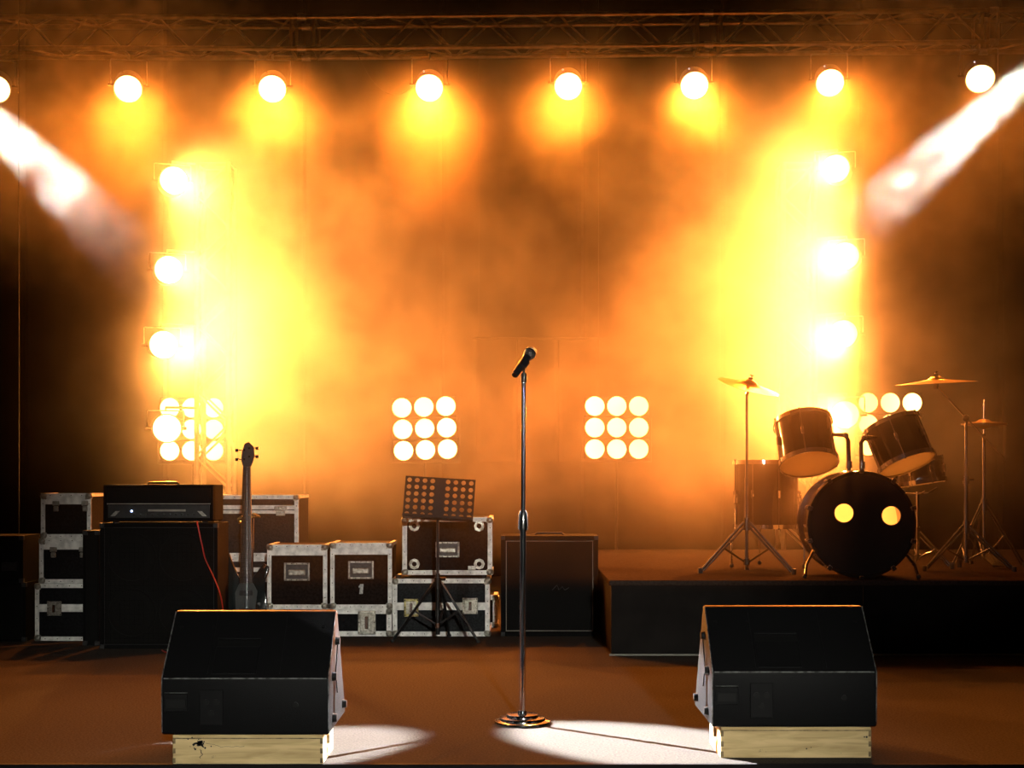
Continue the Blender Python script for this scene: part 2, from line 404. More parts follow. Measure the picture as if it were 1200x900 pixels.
rm_tree(proto)

# ------------------------------------------------------------------ blinders (banks of nine bulbs)
def make_blinder(cx, cy, d, label, rot=0.0):
    t = thing('blinder', label, 'stage light', tuple(P(cx, cy, d)), (0, 0, 0), 'nine bulb blinders along the back')
    p = 25.8*S(d); r = 11.3*S(d); pz = 25.2*S(d)
    mt = Matrix.Rotation(R(90), 4, 'X')
    for i in (-1, 0, 1):
        b = nb(); box(b, (-1.5*p, 0.03, i*pz-pz/2+0.004), (1.5*p, 0.12, i*pz+pz/2-0.004), 0.012); o = obj('housing', b, M['curtain'], t)
        o.rotation_euler = (0, rot, 0)
    for i in (-1, 0, 1):
        for j in (-1, 0, 1):
            m4 = Matrix.Rotation(rot, 4, 'Y') @ Matrix.Translation((i*p, 0.02, j*pz)) @ mt
            b = nb(); lathe(b, [(r*1.0, 0.0), (r*1.09, 0.0), (r*1.11, -0.03), (r*1.0, -0.03), (r*1.0, 0)], 24, m4); rg = obj('lamp_ring', b, M['par'], t, 40)
            b = nb(); lathe(b, [(0, 0.002), (r*0.6, -0.001), (r*1.0, -0.008), (r*1.0, -0.02), (0, -0.02)], 24, m4); obj('bulb', b, M['blinder_lens'], rg, 40)
    for s in (-1, 1):
        b = nb(); cyl(b, (s*(1.5*p+0.015), 0.07, -1.6*pz), (s*(1.5*p+0.015), 0.07, 0.1), 0.008, n=8); obj('yoke_arm', b, M['stand_black'], t, 40)
    b = nb(); cyl(b, (-(1.5*p+0.015), 0.07, -1.6*pz), (1.5*p+0.015, 0.07, -1.6*pz), 0.008, n=8); obj('yoke_bar', b, M['stand_black'], t, 40)
    z0 = -t.location.z
    b = nb(); cyl(b, (0, 0.07, z0+0.02), (0, 0.07, -1.6*pz), 0.014, n=8); obj('stand_pole', b, M['stand_black'], t, 40)
    b = nb(); lathe(b, [(0, 0.02), (0.16, 0.015), (0.17, 0.0), (0, 0)], 20, Matrix.Translation((0, 0.07, z0))); obj('stand_base', b, M['stand_black'], t, 40)
    lp = spot('blinder_light', P(cx, cy, d-0.05), P(cx, cy, d-0.05)+Vector((0, -1, -0.1)), 25, AMBER, 110, 1.0, 0.2)
    return t
make_blinder(224, 503, 14.0, 'bank of nine bulbs half hidden behind the left tower')
make_blinder(497.5, 502, 14.0, 'slightly crooked bank of nine round bulbs above the music stand', R(-2.2))
make_blinder(723, 501, 14.0, 'bank of nine round bulbs to the right of the microphone stand')
make_blinder(1044, 497, 14.0, 'bank of bulbs partly hidden behind the right rack tom')

# ------------------------------------------------------------------ flight cases
def butterfly(t, x, z, w, h, m, y=-0.004):
    b = nb(); box(b, (x-w/2, y-0.006, z-h/2), (x+w/2, y, z+h/2), 0.004)
    l = obj('latch', b, m, t)
    b = nb(); box(b, (x-w*0.36, y-0.012, z-h*0.36), (x+w*0.36, y-0.006, z+h*0.36), 0.008); obj('latch_plate', b, M['latch'], l)
    b = nb(); box(b, (x-w*0.10, y-0.022, z-h*0.26), (x+w*0.10, y-0.010, z+h*0.26), 0.003); obj('turn_key', b, M['chrome_dk'], l)
    b = nb()
    for sx in (-1, 1):
        for sz in (-1, 0, 1):
            bmesh.ops.create_uvsphere(b, u_segments=6, v_segments=4, radius=0.004, matrix=Matrix.Translation((x+sx*w*0.43, y-0.007, z+sz*h*0.42)))
    obj('rivets', b, M['chrome_dk'], l, kind='stuff')
def hinge_latch(t, x, z, m, s=1.0):
    b = nb(); box(b, (x-0.022*s, -0.014, z-0.008), (x+0.022*s, -0.003, z+0.022), 0.003); l = obj('latch', b, m, t)
    b = nb(); box(b, (x-0.016*s, -0.012, z-0.045), (x+0.016*s, -0.003, z-0.012), 0.003); obj('catch', b, m, l)
def handle(t, x, z, w, h):
    b = nb(); 
    for (a, c) in (((x-w/2, z+h/2-0.012), (x+w/2, z+h/2)), ((x-w/2, z-h/2), (x+w/2, z-h/2+0.012)), ((x-w/2, z-h/2), (x-w/2+0.012, z+h/2)), ((x+w/2-0.012, z-h/2), (x+w/2, z+h/2))):
        box(b, (a[0], -0.008, a[1]), (c[0], 0.0, c[1]), 0.002)
    hd = obj('handle_frame', b, M['latch'], t)
    b = nb(); box(b, (x-w/2+0.01, -0.003, z-h/2+0.01), (x+w/2-0.01, 0.002, z+h/2-0.01)); obj('handle_dish', b, M['dish'], hd)
    b = nb(); box(b, (x-w*0.33, -0.016, z-h*0.20), (x+w*0.33, -0.006, z+h*0.12), 0.005); obj('grip', b, M['latch'], hd)
    b = nb()
    for k in range(5):
        for sz in (-1, 1):
            bmesh.ops.create_uvsphere(b, u_segments=6, v_segments=4, radius=0.0035, matrix=Matrix.Translation((x-w*0.42+k*w*0.21, -0.009, z+sz*(h/2-0.006))))
    obj('rivets', b, M['chrome_dk'], hd, kind='stuff')
def case(label, x0, x1, y0, y1, d, depth, panel='case_dark', tw=5, lid=None, group=None, feet=True, bars=None, zb=None):
    """front face px x0..x1, y0 (top) .. y1 (bottom) at distance d; origin at bottom left front corner"""
    s = S(d); W = (x1-x0)*s
    p = P(x0, y1, d)
    if zb is not None: p.z = zb
    H = P(x0, y0, d).z-p.z
    t = thing('flight_case', label, 'flight case', tuple(p), group=group or 'flight cases on the stage')
    T = tw*s
    b = nb(); box(b, (0.004, 0.003, 0.004), (W-0.004, depth, H-0.004)); obj('body', b, M[panel], t)
    for (a, c) in (((0, 0), (W, T)), ((0, H-T), (W, H)), ((0, T), (T, H-T)), ((W-T, T), (W, H-T))):
        b = nb(); box(b, (a[0], -0.003, a[1]), (c[0], 0.003, c[1]), 0.001); obj('edge_trim', b, M['case_trim'], t)
    for (x, z) in ((0, 0), (W, 0), (0, H), (W, H)):   # trims running back
        sx = 0.001 if x == 0 else -0.001; sz = 0.001 if z == 0 else -0.001
        xa, xb = (x-0.001, x+T*0.8) if x == 0 else (x-T*0.8, x+0.001)
        za, zb2 = (z, z+T*0.8) if z == 0 else (z-T*0.8, z)
        b = nb()
        box(b, (xa, 0.0, z-sz*-0-(0.0 if z == 0 else 0.004)), (xb, depth, z+(0.004 if z == 0 else 0.0)))
        box(b, ((x-0.001 if x == 0 else x-0.004), 0.0, za), ((x+0.004 if x == 0 else x+0.001), depth, zb2))
        obj('edge_angle', b, M['case_trim'], t)
    if lid is not None:      # list of (pixel from top, thickness px)
        for (ly, lt) in lid:
            b = nb(); box(b, (T*0.5, -0.004, H-(ly+lt)*s), (W-T*0.5, 0.003, H-ly*s), 0.001); obj('lid_rail', b, M['case_trim'], t)
    for (x, z) in ((0, 0), (W, 0), (0, H), (W, H)):
        mx = 0.022 if x == 0 else -0.022; mz = 0.022 if z == 0 else -0.022
        b = nb(); bmesh.ops.create_uvsphere(b, u_segments=12, v_segments=8, radius=0.027, matrix=Matrix.Translation((x+mx*0.8, 0.012, z+mz*0.8)))
        for v in b.verts:
            v.co.z = min(max(v.co.z, 0.0), H)
        c = obj('corner_ball', b, M['latch'], t, 50)
        b = nb(); mm = Vector((x+mx*0.9, -0.006, z+mz*0.9))
        box(b, mm-Vector((0.024, 0.004, 0.007)), mm+Vector((0.024, 0.0, 0.007)), 0.003)
        bmesh.ops.rotate(b, verts=b.verts[:], cent=mm, matrix=Matrix.Rotation(R(45 if (x == 0) != (z == 0) else -45), 3, 'Y'))
        for v in b.verts: v.co.z = max(0.0, min(H, v.co.z))
        obj('corner_strap', b, M['latch'], c)
    b = nb(); n = max(2, int(W/0.075))
    for k in range(n):
        x = T+(W-2*T)*(k+0.5)/n
        for z in (T*0.5, H-T*0.5):
            bmesh.ops.create_uvsphere(b, u_segments=6, v_segments=4, radius=0.0035, matrix=Matrix.Translation((x, -0.003, z)))
    n = max(2, int(H/0.09))
    for k in range(n):
        z = T+(H-2*T)*(k+0.5)/n
        for x in (T*0.5, W-T*0.5):
            bmesh.ops.create_uvsphere(b, u_segments=6, v_segments=4, radius=0.0035, matrix=Matrix.Translation((x, -0.003, z)))
    obj('rivets', b, M['chrome_dk'], t, kind='stuff')
    return t, W, H, s
GC = 'flight cases in the left stack'
# left stack (front plane about 9.05 m away)
dL = 9.04
t, W, H, s = case('lowest flight case of the far left stack, with a square butterfly latch', 41, 108, 684, 751, dL, 0.5, lid=[(24, 9)], group=GC, zb=0.0)
butterfly(t, 23*s, H-29*s, 17*s, 17*s, M['latch'])
z1 = H
t, W, H, s = case('middle flight case of the far left stack', 46, 110, 631, 683, dL+0.02, 0.45, lid=[(3, 10)], group=GC, zb=z1)
hinge_latch(t, 17*s, H-14*s, M['latch']); hinge_latch(t, 51*s, H-14*s, M['latch'])
z2 = z1+H
t, W, H, s = case('topmost flight case of the far left stack, two latches under its lid', 48, 107, 578, 629, dL+0.03, 0.28, lid=[(2, 11)], group=GC, zb=z2)
hinge_latch(t, 18*s, H-13*s, M['latch']); hinge_latch(t, 52*s, H-13*s, M['latch'])
# behind the bass guitar (farther)
dB = 9.95
t, W, H, s = case('lower wide flight case behind the bass guitar', 251, 352, 653, 733.5, dB, 0.5, 'case_grey', lid=[(12, 5), (24, 5)], zb=0.0)
zb = H
t, W, H, s = case('upper wide flight case behind the bass guitar, its lid latch on the right', 251, 350, 580, 652, dB, 0.5, 'case_grey', lid=[(12, 5), (18, 4)], zb=zb)
hinge_latch(t, 78*s, H-17*s, M['latch'], 2.0)
# pair of small cases on a long low one
dM = 9.30
t, W, H, s = case('long low flight case beneath the two small square ones', 305, 459, 713.5, 746, dM, 0.42, tw=6, zb=0.0)
butterfly(t, 125*s, H-16*s, 21*s, 28*s, M['latch'])
zm = H
t, W, H, s = case('small square flight case without a number, beside the numbered one', 313, 383.5, 638, 713, dM, 0.38, 'case_brown', tw=5, lid=[(5, 8)], group='pair of small square flight cases', zb=zm)
handle(t, 35*s, H-32*s, 30*s, 21*s)
t, W, H, s = case('small square flight case stencilled with a white number one', 387, 459.5, 636, 713, dM, 0.38, 'case_brown', tw=5, lid=[(5, 9)], group='pair of small square flight cases', zb=zm)
handle(t, 36*s, H-32*s, 30*s, 21*s)
b = nb(); u = s
prism(b, [(34*u, H-60*u), (38*u, H-60*u), (39*u, H-48.5*u), (35.3*u, H-48.5*u), (33.2*u, H-51.5*u), (34*u, H-53*u), (35.0*u, H-52*u)], 'Y', -0.0015, 0.0035)
obj('number_one', b, M['white_paint'], t)
# middle stack
dN = 9.30
t, W, H, s = case('larger grey flight case under the one with four round wheel cups', 460, 574, 678, 745.5, dN, 0.5, 'case_grey', tw=5.5, lid=[(28, 9)], zb=0.0)
butterfly(t, 22*s, H-34*s, 17*s, 21*s, M['brass']); butterfly(t, 91*s, H-32*s, 18*s, 19*s, M['latch'])
zn = H
for fx in (6, 106):
    b = nb(); cyl(b, (fx*s, 0.05, H), (fx*s, 0.05, H+4*s), 0.018, n=12); obj('stacking_foot', b, M['rubber'], t, 40)
t, W, H, s = case('black speckled flight case with four round wheel cups and a recessed handle', 471.5, 577, 606, 673.5, dN, 0.5, 'case_dark', tw=5.5, zb=zn+4.2*S(dN))
mt = Matrix.Rotation(R(90), 4, 'X')
for (x, z) in ((14, 10.5), (90, 10.5), (14, 55), (90, 55)):
    b = nb(); lathe(b, [(3*s, 0.001), (3.2*s, 0.006), (6.2*s, 0.006), (6.6*s, 0.0), (6.6*s, -0.003)], 8, Matrix.Translation((x*s, 0, H-z*s)) @ mt); obj('wheel_cup', b, M['latch'], t)
handle(t, 53*s, H-38*s, 28*s, 18*s)
b = nb(); box(b, (77*s, -0.006, H-62*s), (86*s, 0, H-57*s), 0.002); obj('strap_plate', b, M['latch'], t)
t, W, H, s = case('narrow strip of a flight case showing beside the large speaker cabinet', 545, 583.5, 697, 736, 9.85, 0.25, tw=6, zb=0.0)

# dark stack at the left edge of the picture
def cab(label, x0, x1, y0, y1, d, depth, name='speaker_cabinet', cat='speaker', zb=0.0, inset=5, piping=True, group=None):
    s = S(d); W = (x1-x0)*s; p = P(x0, y1, d); p.z = zb; H = P(x0, y0, d).z-zb
    t = thing(name, label, cat, tuple(p), group=group)
    I = inset*s
    b = nb()
    for (a, c) in (((0, 0), (W, I)), ((0, H-I), (W, H)), ((0, I), (I, H-I)), ((W-I, I), (W, H-I))):
        box(b, (a[0], 0, a[1]), (c[0], depth, c[1]))
    box(b, (I*0.9, depth-0.02, I*0.9), (W-I*0.9, depth, H-I*0.9))
    obj('cabinet', b, M['tolex'], t)
    b = nb(); box(b, (I, 0.016, I), (W-I, 0.03, H-I)); obj('grille_cloth', b, M['cloth'], t)
    if piping:
        b = nb(); q = I+0.004; tube(b, [(q, 0.012, q), (W-q, 0.012, q), (W-q, 0.012, H-q), (q, 0.012, H-q)], 0.0035, 6, closed=True); obj('piping', b, M['piping'], t)
    for (x, z) in ((0, 0), (W, 0), (0, H), (W, H)):
        b = nb(); mx = 0.014 if x == 0 else -0.014; mz = 0.014 if z == 0 else -0.014
        box(b, (min(x, x+mx*1.8)-0.002, -0.003, max(0, min(z, z+mz*1.8)-0.002)), (max(x, x+mx*1.8)+0.002, 0.03, max(z, z+mz*1.8)+0.002), 0.003); obj('corner_protector', b, M['rubber'], t)
    return t, W, H, s
GL = 'dark cabinets at the left edge of the stage'
t, W, H, s = cab('lower dark speaker cabinet at the left edge of the stage', -40, 30, 683, 752, 9.0, 0.4, group=GL, inset=3, piping=False)
zz = H
t, W, H, s = cab('upper dark amplifier cabinet at the left edge of the stage, topmost of its stack', -40, 27, 628, 683, 9.0, 0.35, group=GL, zb=zz, inset=4, piping=False)
b = nb(); box(b, (42*s, -0.004, 14*s), (60*s, 0.02, 24*s), 0.002); obj('name_plate', b, M['panel'], t)
t, W, H, s = cab('narrow black speaker cabinet between the left case stack and the big amplifier', 97, 116, 622, 757, 8.78, 0.22, inset=2, piping=False)

# big speaker cabinet and amplifier head
t, W, H, s = cab('large black speaker cabinet under the amplifier head, left of the bass guitar', 117, 255, 613.5, 760, 8.62, 0.33, inset=4, piping=True)
[c for c in COL.objects if c.parent == t and c.name.startswith('piping')][0].data.materials[0] = M['rubber']
zc = H
for (cx, cz) in ((37, 107), (97, 107), (37, 42), (97, 42)):
    b = nb(); lathe(b, [(0.0, -0.004), (6*s, -0.001), (10*s, -0.006), (24*s, 0.006), (27*s, 0.007), (27.5*s, 0.004), (29*s, 0.004), (29*s, 0)], 32, Matrix.Translation((cx*s, 0.012, cz*s)) @ mt)
    obj('speaker_cone', b, M['cloth'], t, 40)
b = nb(); n = 23
for k in range(n): cyl(b, ((6+k*5.6)*s, 0.011, 6*s), ((6+k*5.6)*s, 0.011, H-6*s), 0.0012, n=4)
for k in range(24): cyl(b, (5*s, 0.010, (6+k*5.6)*s), (W-5*s, 0.010, (6+k*5.6)*s), 0.0012, n=4)
o = obj('grille_wire', b, M['tolex'], t, kind='stuff')
dH = 8.66; s = S(dH)
p = P(121, 612, dH); p.z = zc+0.012
t = thing('amplifier_head', 'amplifier head on top of the large cabinet, with a blue pilot lamp', 'amplifier', tuple(p))
W = 129*s; H = P(121, 568, dH).z-p.z
b = nb(); box(b, (0, 0.02, 0), (W, 0.30, H), 0.008, 2); box(b, (0, 0, H-3*s), (W, 0.05, H), 0.004); box(b, (0, 0, 0), (W, 0.05, 3*s), 0.004)
box(b, (0, 0, 0), (3*s, 0.05, H), 0.004); box(b, (W-3*s, 0, 0), (W, 0.05, H), 0.004); obj('cabinet', b, M['tolex'], t)
b = nb(); box(b, (4*s, 0.012, 21*s), (W-4*s, 0.024, H-4*s)); obj('grille_cloth', b, M['cloth'], t)
b = nb(); box(b, (4*s, 0.006, 20*s), (W-4*s, 0.018, 21*s)); obj('piping', b, M['piping'], t)
b = nb(); box(b, (5*s, 0.010, 4*s), (W-5*s, 0.022, 19*s)); pn = obj('control_panel', b, M['panel'], t)
for k in range(11):
    b = nb(); cyl(b, ((36+k*7)*s, 0.012, 8*s), ((36+k*7)*s, -0.002, 8*s), 1.3*s, n=12); obj('knob', b, M['chrome_dk'], pn, 40)
b = nb(); box(b, (52*s, 0.007, 11.5*s), (96*s, 0.012, 14*s), 0.001); obj('legend_strip', b, M['piping'], pn)
for sx in (0, 1):
    x0 = 8*s if sx == 0 else W-8*s; q = 1 if sx == 0 else -1
    b = nb(); prism(b, [(x0, 6*s), (x0+q*5*s, 6*s), (x0+q*11*s, 12*s), (x0+q*6*s, 12*s)], 'Y', 0.004, 0.011); obj('corner_vent', b, M['latch'], pn)
b = nb(); bmesh.ops.create_uvsphere(b, u_segments=10, v_segments=8, radius=1.3*s, matrix=Matrix.Translation((33*s, 0.004, 12*s))); obj('pilot_lamp', b, M['led_blue'], t, 60)
for fx in (12, 117):
    b = nb(); cyl(b, (fx*s, 0.06, -0.012), (fx*s, 0.06, 0.0), 0.02, n=12); obj('rubber_foot', b, M['rubber'], t, 40)
b = nb(); tube(b, [(45*s, 0.15, H), (47*s, 0.15, H+2.3*s), (80*s, 0.15, H+2.3*s), (82*s, 0.15, H)], 0.008, 8); obj('carry_handle', b, M['chrome_dk'], t, 40)
# right-hand cabinet
t, W, H, s = cab('square black speaker cabinet with pale piping behind the microphone stand', 587, 701, 628, 745.5, 9.30, 0.36, inset=5.5)
b = nb(); tube(b, [(60*s, 0.012, 54*s), (66*s, 0.01, 60*s), (68*s, 0.01, 54*s), (72*s, 0.01, 58*s), (75*s, 0.01, 54*s), (80*s, 0.01, 57*s)], 0.0015, 5); obj('script_badge', b, M['panel'], t)
b = nb(); tube(b, [(40*s, 0.18, H-0.002), (43*s, 0.18, H+0.012), (72*s, 0.18, H+0.012), (75*s, 0.18, H-0.002)], 0.008, 8); obj('carry_handle', b, M['rubber'], t, 40)

# ------------------------------------------------------------------ music stand
d = 8.95; s = S(d)
p = P(513, 745, d); p.z = 0
t = thing('music_stand', 'black music stand with a perforated desk, in front of the middle cases', 'music stand', tuple(p))
zt = P(513, 600, d).z
b = nb(); cyl(b, (0, 0, 0.05), (0, 0, P(0, 672, d).z), 0.014, n=12); obj('lower_tube', b, M['stand_black'], t, 40)
b = nb(); cyl(b, (0, 0, P(0, 672, d).z-0.1), (0, 0, zt), 0.009, n=12); obj('upper_tube', b, M['stand_black'], t, 40)
hz = P(0, 682, d).z
b = nb(); cyl(b, (0, 0, hz-0.03), (0, 0, hz+0.03), 0.022, n=14); cyl(b, (0.02, 0, hz+0.02), (0.05, 0, hz+0.02), 0.012, n=8); obj('hub', b, M['stand_black'], t, 40)
lo = P(0, 733, d).z
b = nb(); cyl(b, (0, 0, lo-0.015), (0, 0, lo+0.015), 0.02, n=14); obj('slide_collar', b, M['chrome_dk'], t, 40)
for (fx, fy) in ((-0.285, -0.02), (0.255, -0.04), (0.06, 0.27)):
    b = nb(); cyl(b, (0.02*(1 if fx > 0 else -1), 0, hz), (fx, fy, 0.012), 0.009, n=8)
    lg = obj('leg', b, M['stand_black'], t, 40)
    b = nb(); cyl(b, (0, 0, lo), (fx*0.5, fy*0.5, hz*0.5+0.006), 0.006, n=6); obj('strut', b, M['stand_black'], lg, 40)
    b = nb(); bmesh.ops.create_uvsphere(b, u_segments=8, v_segments=6, radius=0.014, matrix=Matrix.Translation((fx, fy, 0.014))); obj('rubber_foot', b, M['rubber'], lg, 60)
# perforated desk: cells with round holes
cols, rows = 9, 6
dw, dh = 82*s, 50*s
b = nb(); cw, ch = dw/cols, dh/rows; seg = 12
for i in range(cols):
    for j in range(rows):
        cx = -dw/2+cw*(i+0.5); cz = ch*(j+0.5)
        hole = not (i == 4 or j == rows-1 and False)
        if not hole:
            vs = [b.verts.new((cx+a*cw/2, 0, cz+c*ch/2)) for a, c in ((-1, -1), (1, -1), (1, 1), (-1, 1))]; b.faces.new(vs); continue
        r = min(cw, ch)*0.34; inn, out = [], []
        for k in range(seg):
            a = 2*PI*(k+0.5)/seg; ca, sa = math.cos(a), math.sin(a)
            q = 1/max(abs(ca), abs(sa))
            inn.append(b.verts.new((cx+r*ca, 0, cz+r*sa))); out.append(b.verts.new((cx+cw/2*ca*q, 0, cz+ch/2*sa*q)))
        for k in range(seg):
            k2 = (k+1) % seg; b.faces.new((inn[k], inn[k2], out[k2], out[k]))
        # corner fill
        for (sx, sz) in ((1, 1), (-1, 1), (-1, -1), (1, -1)):
            c = b.verts.new((cx+sx*cw/2, 0, cz+sz*ch/2))
            near = sorted(out, key=lambda v: (v.co-c.co).length)[:2]
            b.faces.new((near[0], c, near[1]))
bmesh.ops.remove_doubles(b, verts=b.verts[:], dist=1e-5)
dk = obj('desk', b, M['stand_black'], t); dk.location = (0, -0.02, P(0, 608, d).z); dk.rotation_euler = (R(-18), R(3.5), 0)
sm = dk.modifiers.new('s', 'SOLIDIFY'); sm.thickness = 0.003
b = nb(); box(b, (-dw/2, -0.045, -0.006), (dw/2, 0.004, 0.0), 0.001); box(b, (-dw/2, -0.045, 0), (dw/2, -0.042, 0.012)); obj('lip', b, M['stand_black'], dk)
b = nb(); tube(b, [(-dw/2, 0, 0), (dw/2, 0, 0), (dw/2, 0, dh), (-dw/2, 0, dh)], 0.004, 6, closed=True); obj('rim', b, M['stand_black'], dk, 40)
b = nb(); box(b, (-0.012, 0.003, 0.0), (0.012, 0.012, dh*0.7), 0.002); obj('spine', b, M['stand_black'], dk)

# ------------------------------------------------------------------ bass guitar on its stand
d = 9.02; s = S(d)
p = P(289, 745, d); p.z = 0
g = thing('bass_guitar', 'dark electric bass guitar standing upright left of the small cases', 'guitar', (p.x, p.y, 0.10), (R(-7), R(-1.0), 0))
def Z(py): return P(0, py, d).z-0.10
body = [(-4, 700), (-9, 690), (-17, 676), (-22, 660), (-26, 652), (-28, 656), (-27, 668), (-25, 682), (-25, 697), (-27, 712), (-28, 725), (-25, 738), (-14, 746), (2, 747), (16, 742), (24, 731), (24, 718), (20, 704), (20, 695), (25, 686), (26, 678), (21, 675), (15, 681), (9, 690), (4, 700)]
body = [(x*s, Z(z)+0.0) for x, z in body]
mz = min(z for x, z in body); body = [(x, z-mz) for x, z in body]
off = -mz
b = nb(); prism(b, body[::-1], 'Y', -0.02, 0.02, 0.006, 2); gb = obj('body', b, M['guitar'], g, 30)
NZ0 = Z(698)+off-0.0; NZ1 = Z(560)+off
b = nb(); prism(b, [(-7.5*s, NZ0), (7.5*s, NZ0), (4.5*s, NZ1), (-4.5*s, NZ1)], 'Y', -0.034, -0.010, 0.004, 2); nk = obj('neck', b, M['fretboard'], g, 30)
for k in range(20):
    f = 1-2**(-(k+1)/12.0); f /= (1-2**(-21/12.0)); z = NZ1+(NZ0-NZ1)*f; wx = (4.5+3*f)*s
    b = nb(); cyl(b, (-wx, -0.035, z), (wx, -0.035, z), 0.0012, n=5); obj('fret', b, M['chrome_dk'], nk)
for k in range(4):
    x0 = (-4.5+3*k)*s*0.8
    b = nb(); cyl(b, (x0*1.3, -0.040, NZ0-0.28), (x0*0.7, -0.037, NZ1), 0.0010, n=4); obj('string', b, M['chrome'], g)
b = nb(); prism(b, [(-4.5*s, NZ1), (4.5*s, NZ1), (7*s, NZ1+6*s), (9*s, NZ1+14*s), (8*s, NZ1+24*s), (2*s, NZ1+30*s), (-3*s, NZ1+28*s), (-6*s, NZ1+18*s), (-7*s, NZ1+8*s)], 'Y', -0.022, -0.008, 0.003, 1)
hd = obj('headstock', b, M['fretboard'], g, 30)
for (sx, z) in ((-1, 9), (-1, 20), (1, 12), (1, 22)):
    b = nb(); cyl(b, (sx*3*s, -0.03, NZ1+z*s), (sx*3*s, -0.016, NZ1+z*s), 0.007, n=10); cyl(b, (sx*6*s, -0.012, NZ1+z*s), (sx*12*s, -0.012, NZ1+(z+1)*s), 0.0035, n=8)
    box(b, (sx*12*s-0.012, -0.018, NZ1+z*s-0.009), (sx*12*s+0.010, -0.008, NZ1+(z+2)*s), 0.003)
    obj('tuning_peg', b, M['chrome'], hd, 40)
for z in (NZ0-0.06, NZ0-0.17):
    b = nb(); box(b, (-8*s, -0.028, z-0.016), (8*s, -0.018, z+0.016), 0.004); obj('pickup', b, M['rubber'], g)
b = nb(); prism(b, [(-12*s, NZ0-0.20), (10*s, NZ0-0.20), (13*s, NZ0-0.05), (8*s, NZ0+0.002), (-8*s, NZ0+0.002), (-13*s, NZ0-0.06)], 'Y', -0.022, -0.0195); obj('pickguard', b, M['pearl'], g)
b = nb(); box(b, (-7*s, -0.034, NZ0-0.27), (7*s, -0.019, NZ0-0.24), 0.003); obj('bridge', b, M['chrome'], g)
for (kx, kz) in ((16, -0.13), (17, -0.18)):
    b = nb(); cyl(b, (kx*s, -0.035, NZ0+kz), (kx*s, -0.019, NZ0+kz), 0.009, n=12); obj('knob', b, M['chrome_dk'], g, 40)
b = nb(); cyl(b, (20*s, -0.01, Z(680)+off), (22.5*s, -0.012, Z(676)+off), 0.012, n=12); obj('strap_button', b, M['chrome'], g, 40)
# stand
gs = thing('guitar_stand', 'thin bent wire stand cradling the bass guitar', 'guitar stand', (p.x, p.y+0.05, 0))
b = nb(); cyl(b, (0, 0.10, 0.03), (0, 0.17, Z(603)+0.08), 0.009, n=8); obj('upright', b, M['stand_black'], gs, 40)
b = nb(); zz = Z(603)+0.10; zz0 = zz
tube(b, [(0, 0.165, zz-0.02), (-0.05, 0.14, zz-0.04), (-0.065, 0.04, zz-0.055), (-0.058, -0.03, zz-0.03), (-0.03, -0.035, zz-0.01)], 0.006, 6)
tube(b, [(0, 0.165, zz-0.02), (0.05, 0.14, zz-0.02), (0.06, 0.04, zz-0.01), (0.05, -0.02, zz), (0.035, -0.03, zz+0.004)], 0.006, 6); obj('neck_cradle', b, M['brass'], gs, 40)
for fx in (-0.19, 0.19):
    b = nb(); tube(b, [(0, 0.10, 0.22), (fx*0.6, 0.02, 0.10), (fx, -0.16, 0.012)], 0.008, 8); obj('leg', b, M['stand_black'], gs, 40)
    b = nb(); tube(b, [(fx*0.55, 0.03, 0.10), (fx*0.5, -0.10, 0.085), (fx*0.5, -0.115, 0.11)], 0.007, 6); obj('body_rest', b, M['rubber'], gs, 40)
b = nb(); tube(b, [(0, 0.10, 0.2), (0, 0.26, 0.012)], 0.008, 8); obj('leg', b, M['stand_black'], gs, 40)
# cables
def cable(pts, r, m, label, name='cable', cat='cable', smoothn=4):
    pts = [Vector(q) for q in pts]
    out = []
    for i in range(len(pts)-1):
        p0 = pts[max(i-1, 0)]; p1 = pts[i]; p2 = pts[i+1]; p3 = pts[min(i+2, len(pts)-1)]
        for k in range(smoothn):
            u = k/smoothn
            out.append(0.5*((2*p1)+(-p0+p2)*u+(2*p0-5*p1+4*p2-p3)*u*u+(-p0+3*p1-3*p2+p3)*u**3))
    out.append(pts[-1])
    b = nb(); tube(b, out, r, 6); return tag(obj(name, b, m, None, 60), label, cat)
cable([P(231, 611, 8.60), P(232, 617, 8.585), P(237, 640, 8.58), P(241, 656, 8.58), P(252, 680, 8.58), P(259, 700, 8.60), P(262, 725, 8.7), (P(270, 745, 8.8).x, 8.6, 0.006)], 0.004, M['red'], 'thin red cable hanging down the front of the large amplifier cabinet')
cable([(P(268, 760, 8.3).x, 8.3, 0.006), (P(215, 764, 8.45).x, 8.35, 0.006), (P(190, 764, 8.3).x, 8.4, 0.006), (P(180, 760, 8.3).x, 8.5, 0.006)], 0.004, M['red'], 'short red cable lying on the floor behind the left wedge')
b = nb(); box(b, (-0.012, 0, -0.012), (0.012, 0.004, 0.012)); o = obj('orange_tag', b, M['orange'], None, loc=P(257, 665, 9.94)); tag(o, 'tiny orange tag on the wide flight case beside the guitar horn', 'tag')
# thin hanging cable in the dark at far left
b = nb(); q = P(22, 320, 11.0); cyl(b, (q.x, 11.0, 0.0), (q.x, 11.0, 6.55), 0.005, n=8); tag(obj('rigging_cable', b, M['chrome_dk'], None, 40), 'thin pale rigging line hanging in the dark at the far left', 'cable')
b = nb()
cb = [TP(418, 6), TP(424, 16), TP(434, 32), TP(446, 44), TP(458, 50), TP(470, 50)]
cable([TP(418, 4), TP(424, 18), TP(436, 38), TP(452, 52), TP(470, 54), TP(492, 40)], 0.004, M['stand_black'], 'thin black cable looping down from the truss left of the fourth ceiling lamp')

